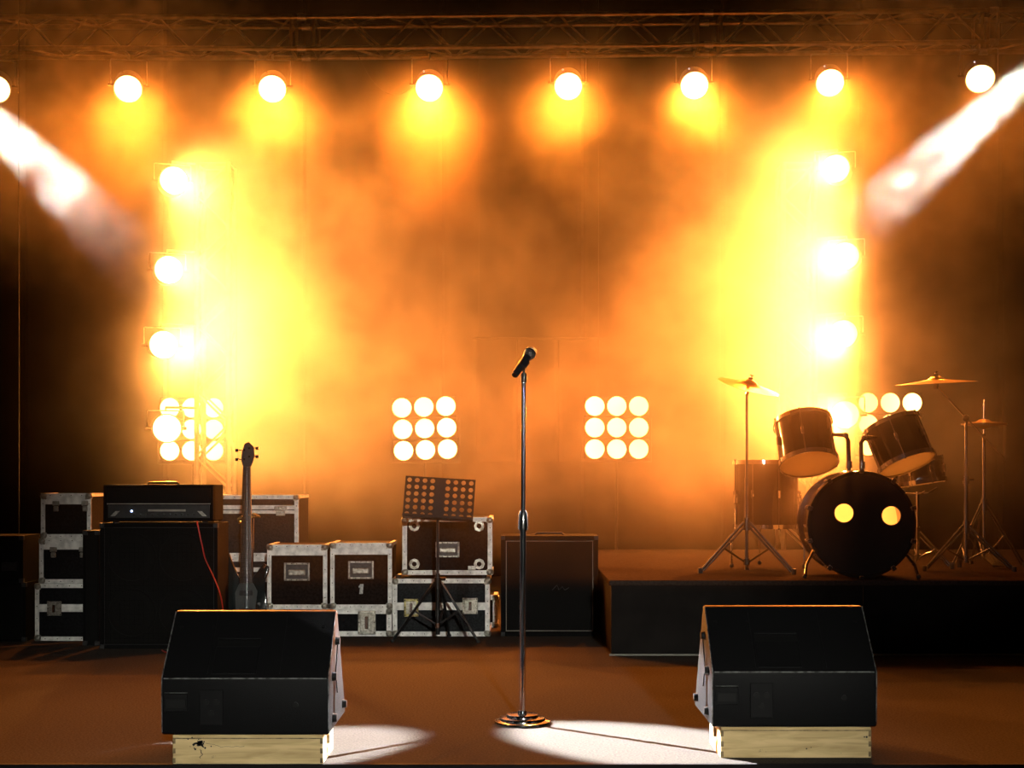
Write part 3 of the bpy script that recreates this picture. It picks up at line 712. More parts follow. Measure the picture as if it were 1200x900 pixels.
# ------------------------------------------------------------------ drum riser
RZ = 0.44; RD = 8.28
x0 = (714-600)/F*RD
t = thing('drum_riser', 'black draped riser platform carrying the drum kit', 'stage riser', (x0, RD, 0))
b = nb(); box(b, (0, 0, RZ-0.03), (6.5-x0, 3.6, RZ), 0.004); obj('deck', b, M['riser_top'], t)
for k in range(4):
    b = nb(); box(b, (0.012+k*1.48, 0.012, 0.012), (0.012+(k+1)*1.48-0.006, 0.03, RZ-0.03)); obj('skirt_panel', b, M['riser'], t)
b = nb(); box(b, (0.012, 0.03, 0.012), (0.03, 3.58, RZ-0.03)); obj('side_panel', b, M['riser'], t)
b = nb(); box(b, (0, -0.002, 0.0), (6.5-x0, 0.02, 0.010), 0.002); obj('bottom_trim', b, M['piping'], t)
for k in range(5):
    b = nb(); box(b, (0.05+k*1.4, 0.1, 0), (0.10+k*1.4, 0.15, RZ-0.03)); obj('leg', b, M['stand_black'], t)

# ------------------------------------------------------------------ drums
def drum(t, r, h, nl, shell, top, bot, hoop='chrome', lugs=True, hh=0.018):
    b = nb(); lathe(b, [(r, 0), (r, h), (r-0.006, h), (r-0.006, 0), (r, 0)], 40); obj('shell', b, M[shell], t, 40)
    for z, nm, m_ in ((h+0.002, 'batter_head', top), (-0.002, 'resonant_head', bot)):
        if m_ is None: continue
        b = nb(); sg = 1 if z > 0 else -1
        lathe(b, [(0, z), (r+0.002, z), (r+0.004, z-sg*0.008)], 40); obj(nm, b, M[m_], t, 40)
    for z, sg in ((h, 1), (0, -1)):
        b = nb(); lathe(b, [(r+0.004, z+sg*0.010), (r+0.010, z+sg*0.010), (r+0.012, z-sg*hh), (r+0.006, z-sg*hh), (r+0.004, z+sg*0.010)], 40); obj('hoop', b, M[hoop], t, 40)
    if lugs:
        for k in range(nl):
            a = 2*PI*(k+0.25)/nl; ca, sa = math.cos(a), math.sin(a)
            rr = r+0.010
            mt_ = Matrix.Rotation(a, 4, 'Z')
            b = nb(); box(b, (r, -0.010, h*0.5-0.028), (r+0.02, 0.010, h*0.5+0.028), 0.004)
            bmesh.ops.transform(b, matrix=mt_, verts=b.verts[:])
            lg = obj('lug', b, M['chrome'], t, 40)
            b = nb(); cyl(b, (rr*ca, rr*sa, 0.0), (rr*ca, rr*sa, h), 0.0035, n=6)
            for z in (-0.008, h+0.008): cyl(b, (rr*ca, rr*sa, z-0.006), (rr*ca, rr*sa, z+0.006), 0.006, n=6)
            obj('tension_rod', b, M['chrome'], lg, 40)
# bass drum, axis towards the hall
dB_ = 8.42
c = P(1009, 611.5, dB_); r = 62*S(dB_)-0.012
c.z = RZ+r+0.020
k0 = thing('bass_drum', 'bass drum with a black front head pierced by two round ports', 'drum', tuple(c), (R(90), 0, R(-4)))
b = nb(); lathe(b, [(r, 0), (r, -0.42), (r-0.007, -0.42), (r-0.007, 0), (r, 0)], 56); obj('shell', b, M['shell'], k0, 40)
for z, nm in ((0.0, 'front_hoop'), (-0.42, 'rear_hoop')):
    b = nb(); lathe(b, [(r-0.004, z+0.02), (r+0.016, z+0.02), (r+0.018, z-0.018), (r+0.003, z-0.018), (r-0.004, z+0.02)], 56); obj(nm, b, M['shell_bk'] if z == 0 else M['chrome'], k0, 40)
# front head with two port holes (local x right, local y up)
b = nb(); s = S(dB_)
def ring(cx, cy, rr, n): return [(cx+rr*math.cos(2*PI*k/n), cy+rr*math.sin(2*PI*k/n)) for k in range(n)]
outer = [b.verts.new((x, y, 0.008)) for x, y in ring(0, 0, r, 56)]
loops = [outer]
ports = [(-20*s, 13.5*s, 11.5*s), (34.5*s, 10.5*s, 11.5*s)]
for (cx, cy_, rr) in ports: loops.append([b.verts.new((x, y, 0.008)) for x, y in ring(cx, cy_, rr, 24)])
es = []
for lp_ in loops:
    for i in range(len(lp_)): es.append(b.edges.new((lp_[i], lp_[(i+1) % len(lp_)])))
bmesh.ops.triangle_fill(b, use_beauty=True, edges=es)
for f in list(b.faces):
    cc = f.calc_center_median()
    if any((cc.x-cx)**2+(cc.y-cy_)**2 < (rr*0.9)**2 for cx, cy_, rr in ports): b.faces.remove(f)
obj('front_head', b, M['head_b'], k0)
for (cx, cy_, rr) in ports:
    b = nb(); lathe(b, [(rr-0.003, 0.012), (rr+0.003, 0.012), (rr+0.003, 0.006), (rr-0.003, 0.006), (rr-0.003, 0.012)], 24, Matrix.Translation((cx, cy_, 0))); obj('port_ring', b, M['rubber'], k0, 40)
b = nb(); lathe(b, [(0, -0.421), (r, -0.421)], 56); obj('batter_head', b, M['head_w'], k0)
for k in range(10):
    a = 2*PI*(k+0.5)/10; mt_ = Matrix.Rotation(a, 4, 'Z')
    b = nb(); box(b, (r+0.002, -0.012, -0.14), (r+0.026, 0.012, -0.09), 0.005); bmesh.ops.transform(b, matrix=mt_, verts=b.verts[:]); lg = obj('lug', b, M['chrome'], k0, 40)
    b = nb(); cyl(b, ((r+0.022), 0, -0.11), ((r+0.022), 0, 0.03), 0.004, n=6); box(b, (r+0.0, -0.014, 0.018), (r+0.032, 0.014, 0.03), 0.004); bmesh.ops.transform(b, matrix=mt_, verts=b.verts[:]); obj('claw_hook', b, M['chrome'], lg, 40)
for sx in (-1, 1):
    b = nb(); tube(b, [(sx*(r*0.86), -r*0.50, -0.10), (sx*(r*1.05), -r*0.80, -0.02), (sx*(r*1.10), -r-0.015, 0.02)], 0.009, 8); o = obj('spur', b, M['chrome_dk'], k0, 40)
    b = nb(); bmesh.ops.create_uvsphere(b, u_segments=8, v_segments=6, radius=0.015, matrix=Matrix.Translation((sx*(r*1.10), -r-0.004, 0.02))); obj('rubber_tip', b, M['rubber'], o, 60)
# tom holder on top of the bass drum
ub = P(1003, 553, 8.70); 
th = nb(); box(th, (-0.045, r-0.002, -0.26), (0.03, r+0.022, -0.16), 0.006); obj('mount_plate', th, M['chrome'], k0, 40)
def inv(pw): return k0.matrix_basis.inverted() @ Vector(pw)
for (pts) in ([P(995, 556, 8.64), P(994, 516, 8.66), P(991, 510, 8.68), P(976, 509, 8.74)], [P(1010, 556, 8.64), P(1009, 519, 8.66), P(1013, 513, 8.68), P(1026, 513, 8.74)]):
    b = nb(); tube(b, [inv(q) for q in pts], 0.013, 10); o = obj('tom_arm', b, M['chrome_dk'], k0, 40)
    b = nb(); cyl(b, inv(P((pts[0].x/pts[0].y)*F+600, 549, 8.64)), inv(P((pts[0].x/pts[0].y)*F+600, 541, 8.645)), 0.02, n=10); bmesh.ops.create_uvsphere(b, u_segments=10, v_segments=8, radius=0.02, matrix=Matrix.Translation(inv(pts[2]))); obj('collar', b, M['chrome'], o, 40)

def put(px, py, d, rx, ry, h):
    """world matrix so that the middle of the drum's axis lands at the pixel"""
    e = Euler((rx, ry, 0)); ax = e.to_matrix() @ Vector((0, 0, 1))
    c = P(px, py, d)-ax*h/2
    return tuple(c), tuple(e)
r1, h1 = 33.0*S(8.9), 0.29
l, e = put(944, 519, 8.92, R(-26), R(-3), h1)
t = thing('rack_tom', 'left rack tom of the drum kit, its bright lower head tipped into view', 'drum', l, e, 'rack toms'); drum(t, r1, h1, 6, 'shell', 'head_w', 'head_w')
r2, h2 = 33.0*S(8.95), 0.27
l, e = put(1054, 521, 8.95, R(-20), R(-17), h2)
t = thing('rack_tom', 'right rack tom of the drum kit, leaning left before the bulbs', 'drum', l, e, 'rack toms'); drum(t, r2, h2, 6, 'shell', 'head_w', 'head_w')
# floor tom
df = 9.55; rf = 37*S(df)
cx = P(898, 560, df)
t = thing('floor_tom', 'deep dark floor tom on three legs at the left of the kit', 'drum', (cx.x, df, P(0, 617, df).z)); hf = P(0, 541, df).z-P(0, 617, df).z
drum(t, rf, hf, 8, 'shell', 'head_w', 'head_b')
zf = RZ-t.location.z
for a in (200, 330, 90):
    ca, sa = math.cos(R(a)), math.sin(R(a)); q = rf+0.02
    b = nb(); tube(b, [(q*ca, q*sa, hf*0.55), (q*ca, q*sa, -0.02), ((q+0.03)*ca, (q+0.03)*sa, -0.08), ((q+0.03)*ca, (q+0.03)*sa, zf+0.015)], 0.0065, 8); lg = obj('leg', b, M['chrome'], t, 40)
    b = nb(); bmesh.ops.create_uvsphere(b, u_segments=8, v_segments=6, radius=0.016, matrix=Matrix.Translation(((q+0.03)*ca, (q+0.03)*sa, zf+0.016))); obj('rubber_foot', b, M['rubber'], lg, 60)
    b = nb(); box(b, (rf, -0.016, hf*0.35), (rf+0.03, 0.016, hf*0.5), 0.005); bmesh.ops.transform(b, matrix=Matrix.Rotation(R(a), 4, 'Z'), verts=b.verts[:]); obj('leg_bracket', b, M['chrome'], lg, 40)
# snare on its stand
ds = 9.45; rs = 29*S(ds); hs = 0.15
l, e = put(1076, 553, ds, R(-4), R(-8), hs)
t = thing('snare_drum', 'shallow chrome edged snare drum behind the right rack tom', 'drum', l, e); drum(t, rs, hs, 8, 'chrome_dk', 'head_w', 'head_w')
def tripod(t, zhub, spread, zfoot, m='chrome_dk', angs=(200, 320, 80), r=0.009):
    for a in angs:
        ca, sa = math.cos(R(a)), math.sin(R(a))
        f = Vector((spread*ca, spread*sa, zfoot+0.014))
        b = nb(); cyl(b, (0.02*ca, 0.02*sa, zhub), f, r, n=8); cyl(b, (0.02*ca, 0.02*sa, zhub-0.035), f-Vector((0.02*ca, 0.02*sa, 0)), r*0.7, n=8); lg = obj('leg', b, M[m], t, 40)
        b = nb(); cyl(b, (0.015*ca, 0.015*sa, zfoot+0.07), (0.5*spread*ca, 0.5*spread*sa, (zhub+zfoot)/2), r*0.7, n=8); obj('strut', b, M[m], lg, 40)
        b = nb(); cyl(b, f-Vector((0.0, 0, 0.014)), f+Vector((0, 0, 0.02)), 0.016, n=8); obj('rubber_foot', b, M['rubber'], lg, 40)
    b = nb(); cyl(b, (0, 0, zhub-0.05), (0, 0, zhub+0.03), 0.022, n=12); obj('hub', b, M[m], t, 40)
    b = nb(); cyl(b, (0, 0, zfoot+0.05), (0, 0, zfoot+0.09), 0.02, n=12); obj('lower_collar', b, M[m], t, 40)
c = P(1075, 570, ds+0.02); t = thing('snare_stand', 'chrome tripod stand beneath the snare drum', 'stand', (c.x, c.y, RZ))
b = nb(); cyl(b, (0, 0, 0.06), (0, 0, c.z-RZ-0.035), 0.012, n=10); obj('tube', b, M['chrome'], t, 40)
for a in (30, 150, 270):
    b = nb(); tube(b, [(0, 0, c.z-RZ-0.05), (0.1*math.cos(R(a)), 0.1*math.sin(R(a)), c.z-RZ-0.045), ((rs+0.018)*math.cos(R(a)), (rs+0.018)*math.sin(R(a)), c.z-RZ-0.03-0.14*(rs)*math.cos(R(a))*-1*1.0)], 0.006, 6); obj('basket_arm', b, M['chrome'], t, 40)
tripod(t, 0.24, 0.24, 0.0)
# cymbals
def cymbal(name, label, px, py, d, rpx, rx, ry):
    c = P(px, py, d); rr = rpx*S(d)
    t = thing(name, label, 'cymbal', tuple(c), (rx, ry, 0), 'cymbals of the drum kit')
    b = nb(); lathe(b, [(0.006, 0.030), (0.03, 0.026), (0.055, 0.010), (0.062, 0.004), (rr*0.55, -0.004), (rr, -0.018), (rr, -0.0195), (rr*0.55, -0.0055), (0.055, 0.008), (0.028, 0.0235), (0.006, 0.028), (0.006, 0.03)], 48); obj('disc', b, M['cymbal'], t, 40)
    b = nb(); lathe(b, [(0, 0.045), (0.014, 0.044), (0.018, 0.032), (0, 0.031)], 14); obj('felt', b, M['rubber'], t, 40)
    b = nb(); cyl(b, (0, 0, 0.045), (0, 0, 0.062), 0.007, n=8); cyl(b, (-0.014, 0, 0.056), (0.014, 0, 0.056), 0.004, n=6); obj('wing_nut', b, M['chrome'], t, 40)
    return t, c
dc = 8.95
t, c = cymbal('crash_cymbal', 'crash cymbal tilted to the right above the floor tom', 878, 450, dc, 37, R(14), R(14))
st = thing('cymbal_stand', 'straight chrome tripod stand of the crash cymbal at the left of the kit', 'cymbal stand', (P(875, 0, dc).x, dc, RZ), group='cymbal stands')
hz = c.z-RZ
b = nb(); cyl(b, (0, 0, 0.05), (0, 0, P(0, 560, dc).z-RZ), 0.0125, n=10); obj('lower_tube', b, M['chrome'], st, 40)
b = nb(); cyl(b, (0, 0, P(0, 575, dc).z-RZ), (0, 0, hz-0.06), 0.009, n=10); obj('upper_tube', b, M['chrome'], st, 40)
b = nb(); cyl(b, (0, 0, hz-0.07), (0.016, 0, hz+0.0), 0.012, 0.007, n=8); obj('tilter', b, M['chrome_dk'], st, 40)
tripod(st, P(0, 612, dc).z-RZ, 0.30, 0.0, 'chrome_dk', (187, 335, 80))
# hi-hat pedal stand of the left: a second small upright with bright edge
dr = 9.2
t, c = cymbal('ride_cymbal', 'thin wide ride cymbal held level by the boom stand at the right', 1097, 446, dr, 47, R(3.0), R(-3.0))
x1132 = P(1132, 0, dr).x
st = thing('boom_stand', 'tall boom cymbal stand at the right of the kit with a long counterweight arm', 'cymbal stand', (x1132, dr, RZ), group='cymbal stands')
j = P(1131, 490, dr); jl = Vector((0, 0, j.z-RZ))
b = nb(); cyl(b, (0, 0, 0.05), (0, 0, P(0, 562, dr).z-RZ), 0.0135, n=10); obj('lower_tube', b, M['chrome_dk'], st, 40)
b = nb(); cyl(b, (0, 0, P(0, 562, dr).z-RZ), jl, 0.010, n=10); obj('upper_tube', b, M['chrome_dk'], st, 40)
b = nb(); cyl(b, (0, 0, P(0, 567, dr).z-RZ), (0, 0, P(0, 558, dr).z-RZ), 0.022, n=12); cyl(b, (0.02, 0, P(0, 562, dr).z-RZ), (0.05, 0, P(0, 562, dr).z-RZ), 0.008, n=8); obj('clamp', b, M['chrome_dk'], st, 40)
b = nb(); bmesh.ops.create_uvsphere(b, u_segments=12, v_segments=8, radius=0.024, matrix=Matrix.Translation(jl)); obj('boom_joint', b, M['stand_black'], st, 60)
a0 = P(1097, 452, dr)-Vector((x1132, dr, RZ)); a1 = P(1177, 538, dr)-Vector((x1132, dr, RZ))
b = nb(); cyl(b, a0, a1, 0.0065, n=8); obj('boom_arm', b, M['chrome'], st, 40)
b = nb(); cyl(b, a0-Vector((0, 0, 0.02)), a0+Vector((0, 0, 0.02)), 0.014, n=10); obj('tilter', b, M['chrome_dk'], st, 40)
tripod(st, P(0, 616, dr).z-RZ, 0.30, 0.0, 'chrome_dk', (195, 330, 80))
# hi-hat
dh_ = 9.6
cH = P(1153, 0, dh_)
for nm, py, lb, fl in (('hi_hat_cymbal', 499, 'lower cymbal of the hi-hat at the far right of the kit', PI), ('hi_hat_cymbal', 495, 'upper cymbal of the hi-hat at the far right of the kit', 0)):
    c = P(1153, py, dh_); t = thing(nm, lb, 'cymbal', tuple(c), (fl, 0, 0), 'pair of hi-hat cymbals')
    rr = 26*S(dh_); b = nb(); lathe(b, [(0.006, 0.024), (0.03, 0.02), (0.05, 0.006), (rr, -0.008), (rr, -0.0095), (0.048, 0.004), (0.028, 0.018), (0.006, 0.022), (0.006, 0.024)], 40); obj('disc', b, M['cymbal'], t, 40)
st = thing('hi_hat_stand', 'slender hi-hat stand with a pedal at the far right of the kit', 'hi-hat stand', (cH.x, dh_, RZ))
b = nb(); cyl(b, (0, 0, 0.05), (0, 0, P(0, 508, dh_).z-RZ), 0.011, n=10); obj('tube', b, M['chrome_dk'], st, 40)
b = nb(); cyl(b, (0, 0, P(0, 508, dh_).z-RZ), (0, 0, P(0, 468, dh_).z-RZ), 0.004, n=8); obj('pull_rod', b, M['chrome'], st, 40)
tripod(st, P(0, 590, dh_).z-RZ, 0.26, 0.0, 'chrome_dk', (200, 340, 90), 0.007)
b = nb(); prism(b, [(-0.30, 0.015), (-0.29, 0.025), (-0.03, 0.09), (-0.02, 0.08)], 'X', -0.04, 0.04); obj('pedal', b, M['chrome_dk'], st)
# kick pedal and throne
kp = thing('kick_pedal', 'kick drum pedal behind the bass drum', 'pedal', (P(1020, 0, 8.95).x, 9.02, RZ))
b = nb(); prism(b, [(0.0, 0.015), (0.28, 0.012), (0.29, 0.022), (0.02, 0.08)], 'X', -0.04, 0.04); obj('footboard', b, M['chrome_dk'], kp)
for sx in (-0.06, 0.06):
    b = nb(); cyl(b, (sx, 0.0, 0.0), (sx, 0.0, 0.24), 0.01, n=8); obj('post', b, M['chrome'], kp, 40)
b = nb(); cyl(b, (-0.07, 0, 0.23), (0.07, 0, 0.23), 0.009, n=8); cyl(b, (0, 0, 0.23), (0, -0.06, 0.36), 0.005, n=8); obj('beater_shaft', b, M['chrome'], kp, 40)
b = nb(); bmesh.ops.create_uvsphere(b, u_segments=12, v_segments=8, radius=0.03, matrix=Matrix.Translation((0, -0.07, 0.37))); obj('beater', b, M['rubber'], kp, 60)

# ------------------------------------------------------------------ monitor wedges and wooden boxes
def wood_box(label, x0, x1, y0, depth, h, mirror, scuff):
    t = thing('wooden_box', label, 'box', (x0, y0, 0), group='wooden boxes under the wedges')
    W = x1-x0; T = 0.018
    b = nb(); box(b, (0, 0, 0), (W, T, h), 0.0015); obj('front_board', b, M['wood'], t)
    b = nb(); box(b, (0, depth-T, 0), (W, depth, h), 0.0015); obj('rear_board', b, M['wood'], t)
    for sx in (0, 1):
        xa = 0 if sx == 0 else W-T; xb = xa+T
        xa += 0.0005*(1-2*sx) * -1; y1_ = depth-T; c0, c1 = depth*0.38, depth*0.66
        b = nb(); box(b, (xa, T, 0), (xb, c0, h)); box(b, (xa, c1, 0), (xb, y1_, h)); box(b, (xa, c0, 0), (xb, c1, h*0.38)); box(b, (xa, c0, h*0.76), (xb, c1, h)); obj('side_board', b, M['wood'], t)
    b = nb(); box(b, (T, T, h-0.012), (W-T, depth-T, h-0.001)); obj('top_board', b, M['wood'], t)
    # finger joints: end-grain tabs at the front corners
    for sx in (0, 1):
        for k in range(3):
            z0 = h*(0.04+0.33*k); xa = 0.0 if sx == 0 else W-0.009
            b = nb(); box(b, (xa-0.0008, -0.0012, z0), (xa+0.0098, 0.004, z0+h*0.17)); obj('finger_joint', b, M['wood_edge'], t)
    b = nb(); box(b, (0.0, -0.0008, h-0.014), (W, 0.002, h-0.0105)); obj('top_edge_seam', b, M['wood_edge'], t)
    if scuff:
        b = nb()
        for k in range(70):
            a = random.uniform(0, 2*PI); q = abs(random.gauss(0, 1))*0.012
            x = W*0.18+q*1.5*math.cos(a); z = h*0.72+q*math.sin(a); r_ = random.uniform(0.0015, 0.0045)
            bmesh.ops.create_circle(b, cap_ends=True, segments=6, radius=r_, matrix=Matrix.Translation((x, -0.0008, z)) @ Matrix.Rotation(R(90), 4, 'X'))
        px_, pz_ = W*0.18, h*0.5
        for k in range(14):
            q = (px_+random.uniform(-0.006, 0.006), pz_-h*0.033); 
            if k < 9: cyl(b, (px_, -0.0006, pz_), (q[0], -0.0006, q[1]), 0.0009, n=4)
            px_, pz_ = q
        px_, pz_ = W*0.22, h*0.72
        for k in range(10):
            q = (px_+0.014, pz_+random.uniform(-0.006, 0.003)); cyl(b, (px_, -0.0006, pz_), (q[0], -0.0006, q[1]), 0.0006, n=4); px_, pz_ = q
        o = obj('ink_stain', b, M['soot'], t); o['kind'] = 'stuff'
    else:
        b = nb()
        for (x, z, r_) in ((0.57, 0.3, 0.003), (0.6, 0.34, 0.002), (0.97, 0.68, 0.004), (0.955, 0.68, 0.003), (0.3, 0.2, 0.0012), (0.8, 0.15, 0.0012)):
            bmesh.ops.create_circle(b, cap_ends=True, segments=7, radius=r_, matrix=Matrix.Translation((W*x, -0.0008, h*z)) @ Matrix.Rotation(R(90), 4, 'X'))
        o = obj('knot_marks', b, M['soot'], t); o['kind'] = 'stuff'
    return t
wood_box('pale wooden box with a black ink stain under the left wedge', -1.232, -0.687, 5.145, 0.30, 0.106, False, True)
wood_box('pale clean wooden box under the right wedge', 0.776, 1.334, 5.262, 0.30, 0.114, True, False)

def wedge(label, x0, x1, y0, z0, side):
    W = x1-x0; t = thing('monitor_wedge', label, 'stage monitor', (x0, y0, z0), group='floor monitor wedges')
    prof = [(0.0, 0.0), (-0.006, 0.205), (0.215, 0.430), (0.245, 0.432), (0.375, 0.20), (0.50, 0.0)]
    # tapering prism: the ends lean in towards the top like the moulded cabinet
    b = nb(); prism(b, prof, 'X', 0, W, 0.009, 3); obj('cabinet', b, M['wedge'], t, 35)
    # worn front crease
    b = nb(); cyl(b, (0.01, -0.0015, 0.205), (W-0.01, -0.0015, 0.205), 0.0032, n=6); obj('worn_crease', b, M['wedge_worn'], t)
    b = nb(); cyl(b, (0.02, 0.006, 0.012), (W-0.02, 0.006, 0.012), 0.0068, n=6); obj('bottom_lip', b, M['wedge'], t)
    # upper panel ridges follow the slope
    u = Vector((0, 0.221, 0.225)).normalized(); nrm = Vector((0, -u.z, u.y))
    O = Vector((0, -0.006, 0.205))
    def on(xa, xb, va, vb, ha, hb, nm, m_, par=t, bev=0.002):
        b = nb(); box(b, (0, 0, 0), (1, 1, 1))
        for v in b.verts:
            x, y, z = v.co; v.co = O+Vector((xa+(xb-xa)*x, 0, 0))+u*(va+(vb-va)*y)+nrm*(ha+(hb-ha)*z)
        if bev: bmesh.ops.bevel(b, geom=b.edges[:], offset=bev, segments=1, affect='EDGES')
        return obj(nm, b, m_, par)
    hx = W*(0.30 if side < 0 else 0.29)
    h = on(hx, hx+0.26*W, 0.175, 0.182, -0.001, 0.009, 'handle_ledge', M['wedge'])
    on(hx, hx+0.26*W, 0.145, 0.175, -0.002, 0.001, 'handle_recess', M['wedge_rubber'], h, 0)
    on(hx-0.005*W, hx+0.26*W, 0.02, 0.145, -0.002, 0.003, 'raised_panel', M['wedge'])
    on(0.27*W, 0.272*W, 0.02, 0.29, -0.002, 0.002, 'panel_rib', M['wedge'], t, 0)
    on(0.70*W, 0.702*W, 0.02, 0.29, -0.002, 0.002, 'panel_rib', M['wedge'], t, 0)
    for (fx, fv) in ((0.26, 0.24), (0.72, 0.24), (0.06, 0.24), (0.93, 0.24)):
        b = nb(); p_ = O+Vector((fx*W, 0, 0))+u*fv; cyl(b, p_-nrm*0.003, p_+nrm*0.0015, 0.007, n=10); obj('screw', b, M['wedge_rubber'], t, 40)
    # lower panel: handle recess, jack plate
    def lo(xa, xb, za, zb_, ya, nm, m_, par=t):
        b = nb(); box(b, (xa, ya, za), (xb, 0.004, zb_), 0.002); return obj(nm, b, m_, par)
    r_ = lo(0.02*W, 0.16*W, 0.085, 0.150, -0.008, 'side_handle', M['wedge']); lo(0.03*W, 0.15*W, 0.095, 0.13, -0.0095, 'handle_slot', M['wedge_rubber'], r_)
    lo(0.02*W, 0.16*W, 0.152, 0.155, -0.011, 'handle_lip', M['wedge_worn'])
    j_ = lo(0.23*W, 0.37*W, 0.035, 0.165, -0.007, 'jack_plate', M['wedge'])
    for (jx, jz) in ((0.27, 0.12), (0.33, 0.12), (0.30, 0.08)):
        b = nb(); cyl(b, (jx*W, -0.012, jz), (jx*W, 0, jz), 0.011, n=14); obj('jack_socket', b, M['wedge_rubber'], j_, 40)
    b = nb(); cyl(b, (0.8*W, -0.007, 0.11), (0.8*W, 0, 0.11), 0.010, n=12); obj('badge', b, M['wedge_rubber'], t, 40)
    # side plate facing the middle of the stage with pads and handle
    xs = W if side < 0 else 0.0; sg = 1 if side < 0 else -1
    for (yy, zz_, rr) in ((0.19, 0.32, 0.017), (0.09, 0.20, 0.018), (0.10, 0.045, 0.018), (0.40, 0.05, 0.018)):
        b = nb(); cyl(b, (xs-sg*0.002, yy, zz_), (xs+sg*0.016, yy, zz_), rr, rr*0.8, n=14); obj('rubber_pad', b, M['wedge_rubber'], t, 40)
    b = nb(); q = [(0.17, 0.20), (0.24, 0.33), (0.30, 0.22), (0.22, 0.12)]
    prism(b, q, 'X', xs-0.001, xs+sg*0.004); hs_ = obj('side_handle_plate', b, M['wedge'], t)
    for sgn in (0, 1):
        xe = 0.003 if sgn == 0 else W-0.003
        b = nb(); tube(b, [(xe, 0.0, 0.01), (xe, -0.006, 0.205), (xe, 0.215, 0.428)], 0.0022, 5); obj('worn_edge', b, M['wedge_worn'], t)
    # speaker grille on the side facing the performers
    b = nb()
    va = Vector((0, 0.262, 0.43)); vb = Vector((0, 0.50, 0.02)); n2 = Vector((0, (va.z-vb.z), (vb.y-va.y))).normalized()
    for k in range(24):
        f = (k+0.5)/24; c_ = va.lerp(vb, f)+n2*0.012; cyl(b, (0.02, c_.y, c_.z), (W-0.02, c_.y, c_.z), 0.0022, n=4)
    o = obj('grille', b, M['wedge_rubber'], t); o['kind'] = 'stuff'
    return t
wedge('black floor monitor wedge on the ink-stained wooden box, front left of the stage', -1.275, -0.664, 5.148, 0.106, -1)
wedge('black floor monitor wedge on the clean wooden box, front right of the stage', 0.742, 1.356, 5.262, 0.114, 1)

# ------------------------------------------------------------------ microphone stand and microphone
dm = 6.0; s = S(dm)
p = P(612, 848, dm); bx = p.x
ms = thing('microphone_stand', 'straight chrome microphone stand with a stepped round base, centre stage', 'microphone stand', (bx, dm, 0), (0, R(0.25), 0))
b = nb(); lathe(b, [(0, 0.0), (0.116, 0.0), (0.119, 0.006), (0.117, 0.012), (0.098, 0.016), (0.097, 0.022), (0.094, 0.026), (0.070, 0.029), (0.069, 0.036), (0.066, 0.040), (0.022, 0.043), (0.020, 0.055), (0, 0.055)], 56)
obj('base', b, M['chrome'], ms, 35)
zc = P(0, 612, dm).z
b = nb(); cyl(b, (0, 0, 0.045), (0, 0, zc), 0.0128, n=24); obj('lower_tube', b, M['chrome'], ms, 40)
zt = P(0, 447, dm).z
b = nb(); cyl(b, (0, 0, zc), (0, 0, zt), 0.0095, n=24); obj('upper_tube', b, M['chrome'], ms, 40)
b = nb(); lathe(b, [(0.0, P(0, 621, dm).z), (0.020, P(0, 621, dm).z), (0.021, P(0, 616, dm).z), (0.020, P(0, 603, dm).z), (0.014, P(0, 598.5, dm).z), (0.0, P(0, 598, dm).z)], 24); obj('clutch', b, M['chrome_dk'], ms, 35)
b = nb(); cyl(b, (0, 0, P(0, 783, dm).z-0.003), (0, -0.0, P(0, 783, dm).z+0.001), 0.0134, n=24); obj('joint_ring', b, M['chrome'], ms, 40)
b = nb(); lathe(b, [(0, zt-0.006), (0.0125, zt-0.006), (0.0135, zt+0.010), (0.0135, zt+0.03), (0.010, zt+0.036), (0, zt+0.036)], 20); cp = obj('clip_base', b, M['mic_black'], ms, 35)
# microphone: tail at lower left, head at upper right and a little away
tail = P(603.5, 439, dm-0.05); head = P(621, 414, dm+0.05)
ax = (head-tail); L = ax.length
mc = thing('microphone', 'handheld vocal microphone with a round mesh head, clipped on the centre stand', 'microphone', tuple(tail), tuple(ax.to_track_quat('Z', 'Y').to_euler()))
b = nb(); lathe(b, [(0, -0.006), (0.012, -0.006), (0.0150, 0.0), (0.0155, 0.02), (0.0172, L*0.62), (0.0185, L*0.78), (0.0185, L*0.80), (0, L*0.80)], 24); obj('handle', b, M['mic_black'], mc, 35)
b = nb(); lathe(b, [(0.0185, L*0.80), (0.022, L*0.84), (0.0255, L*0.92), (0.0265, L*0.98), (0.0262, L*1.02), (0.022, L*1.14), (0.013, L*1.20), (0, L*1.22)], 24); obj('grille', b, M['mesh'], mc, 50)
b = nb(); lathe(b, [(0.0262, L*0.975), (0.0278, L*0.98), (0.0278, L*1.01), (0.0262, L*1.015)], 24); obj('grille_band', b, M['chrome'], mc, 35)
b = nb(); lathe(b, [(0, -0.006), (0.007, -0.006), (0.007, -0.002)], 16); obj('connector', b, M['chrome_dk'], mc, 35)
# clip holding the barrel
mid = tail.lerp(head, 0.45); loc_mid = mid-Vector((bx, dm, 0))
b = nb(); q = ax.to_track_quat('Z', 'Y').to_matrix().to_4x4()
lathe(b, [(0.0168, -0.022), (0.0192, -0.022), (0.0198, 0.022), (0.0172, 0.022), (0.0168, -0.022)], 20, Matrix.Translation(loc_mid) @ q); obj('clip_sleeve', b, M['mic_black'], ms, 35)
b = nb(); tube(b, [(0, 0, zt+0.03), ((loc_mid.x)*0.5+0.004, loc_mid.y*0.5, (zt+0.03+loc_mid.z)/2), loc_mid+Vector((0.010, 0, -0.016))], 0.005, 8); obj('clip_pivot', b, M['mic_black'], ms, 35)

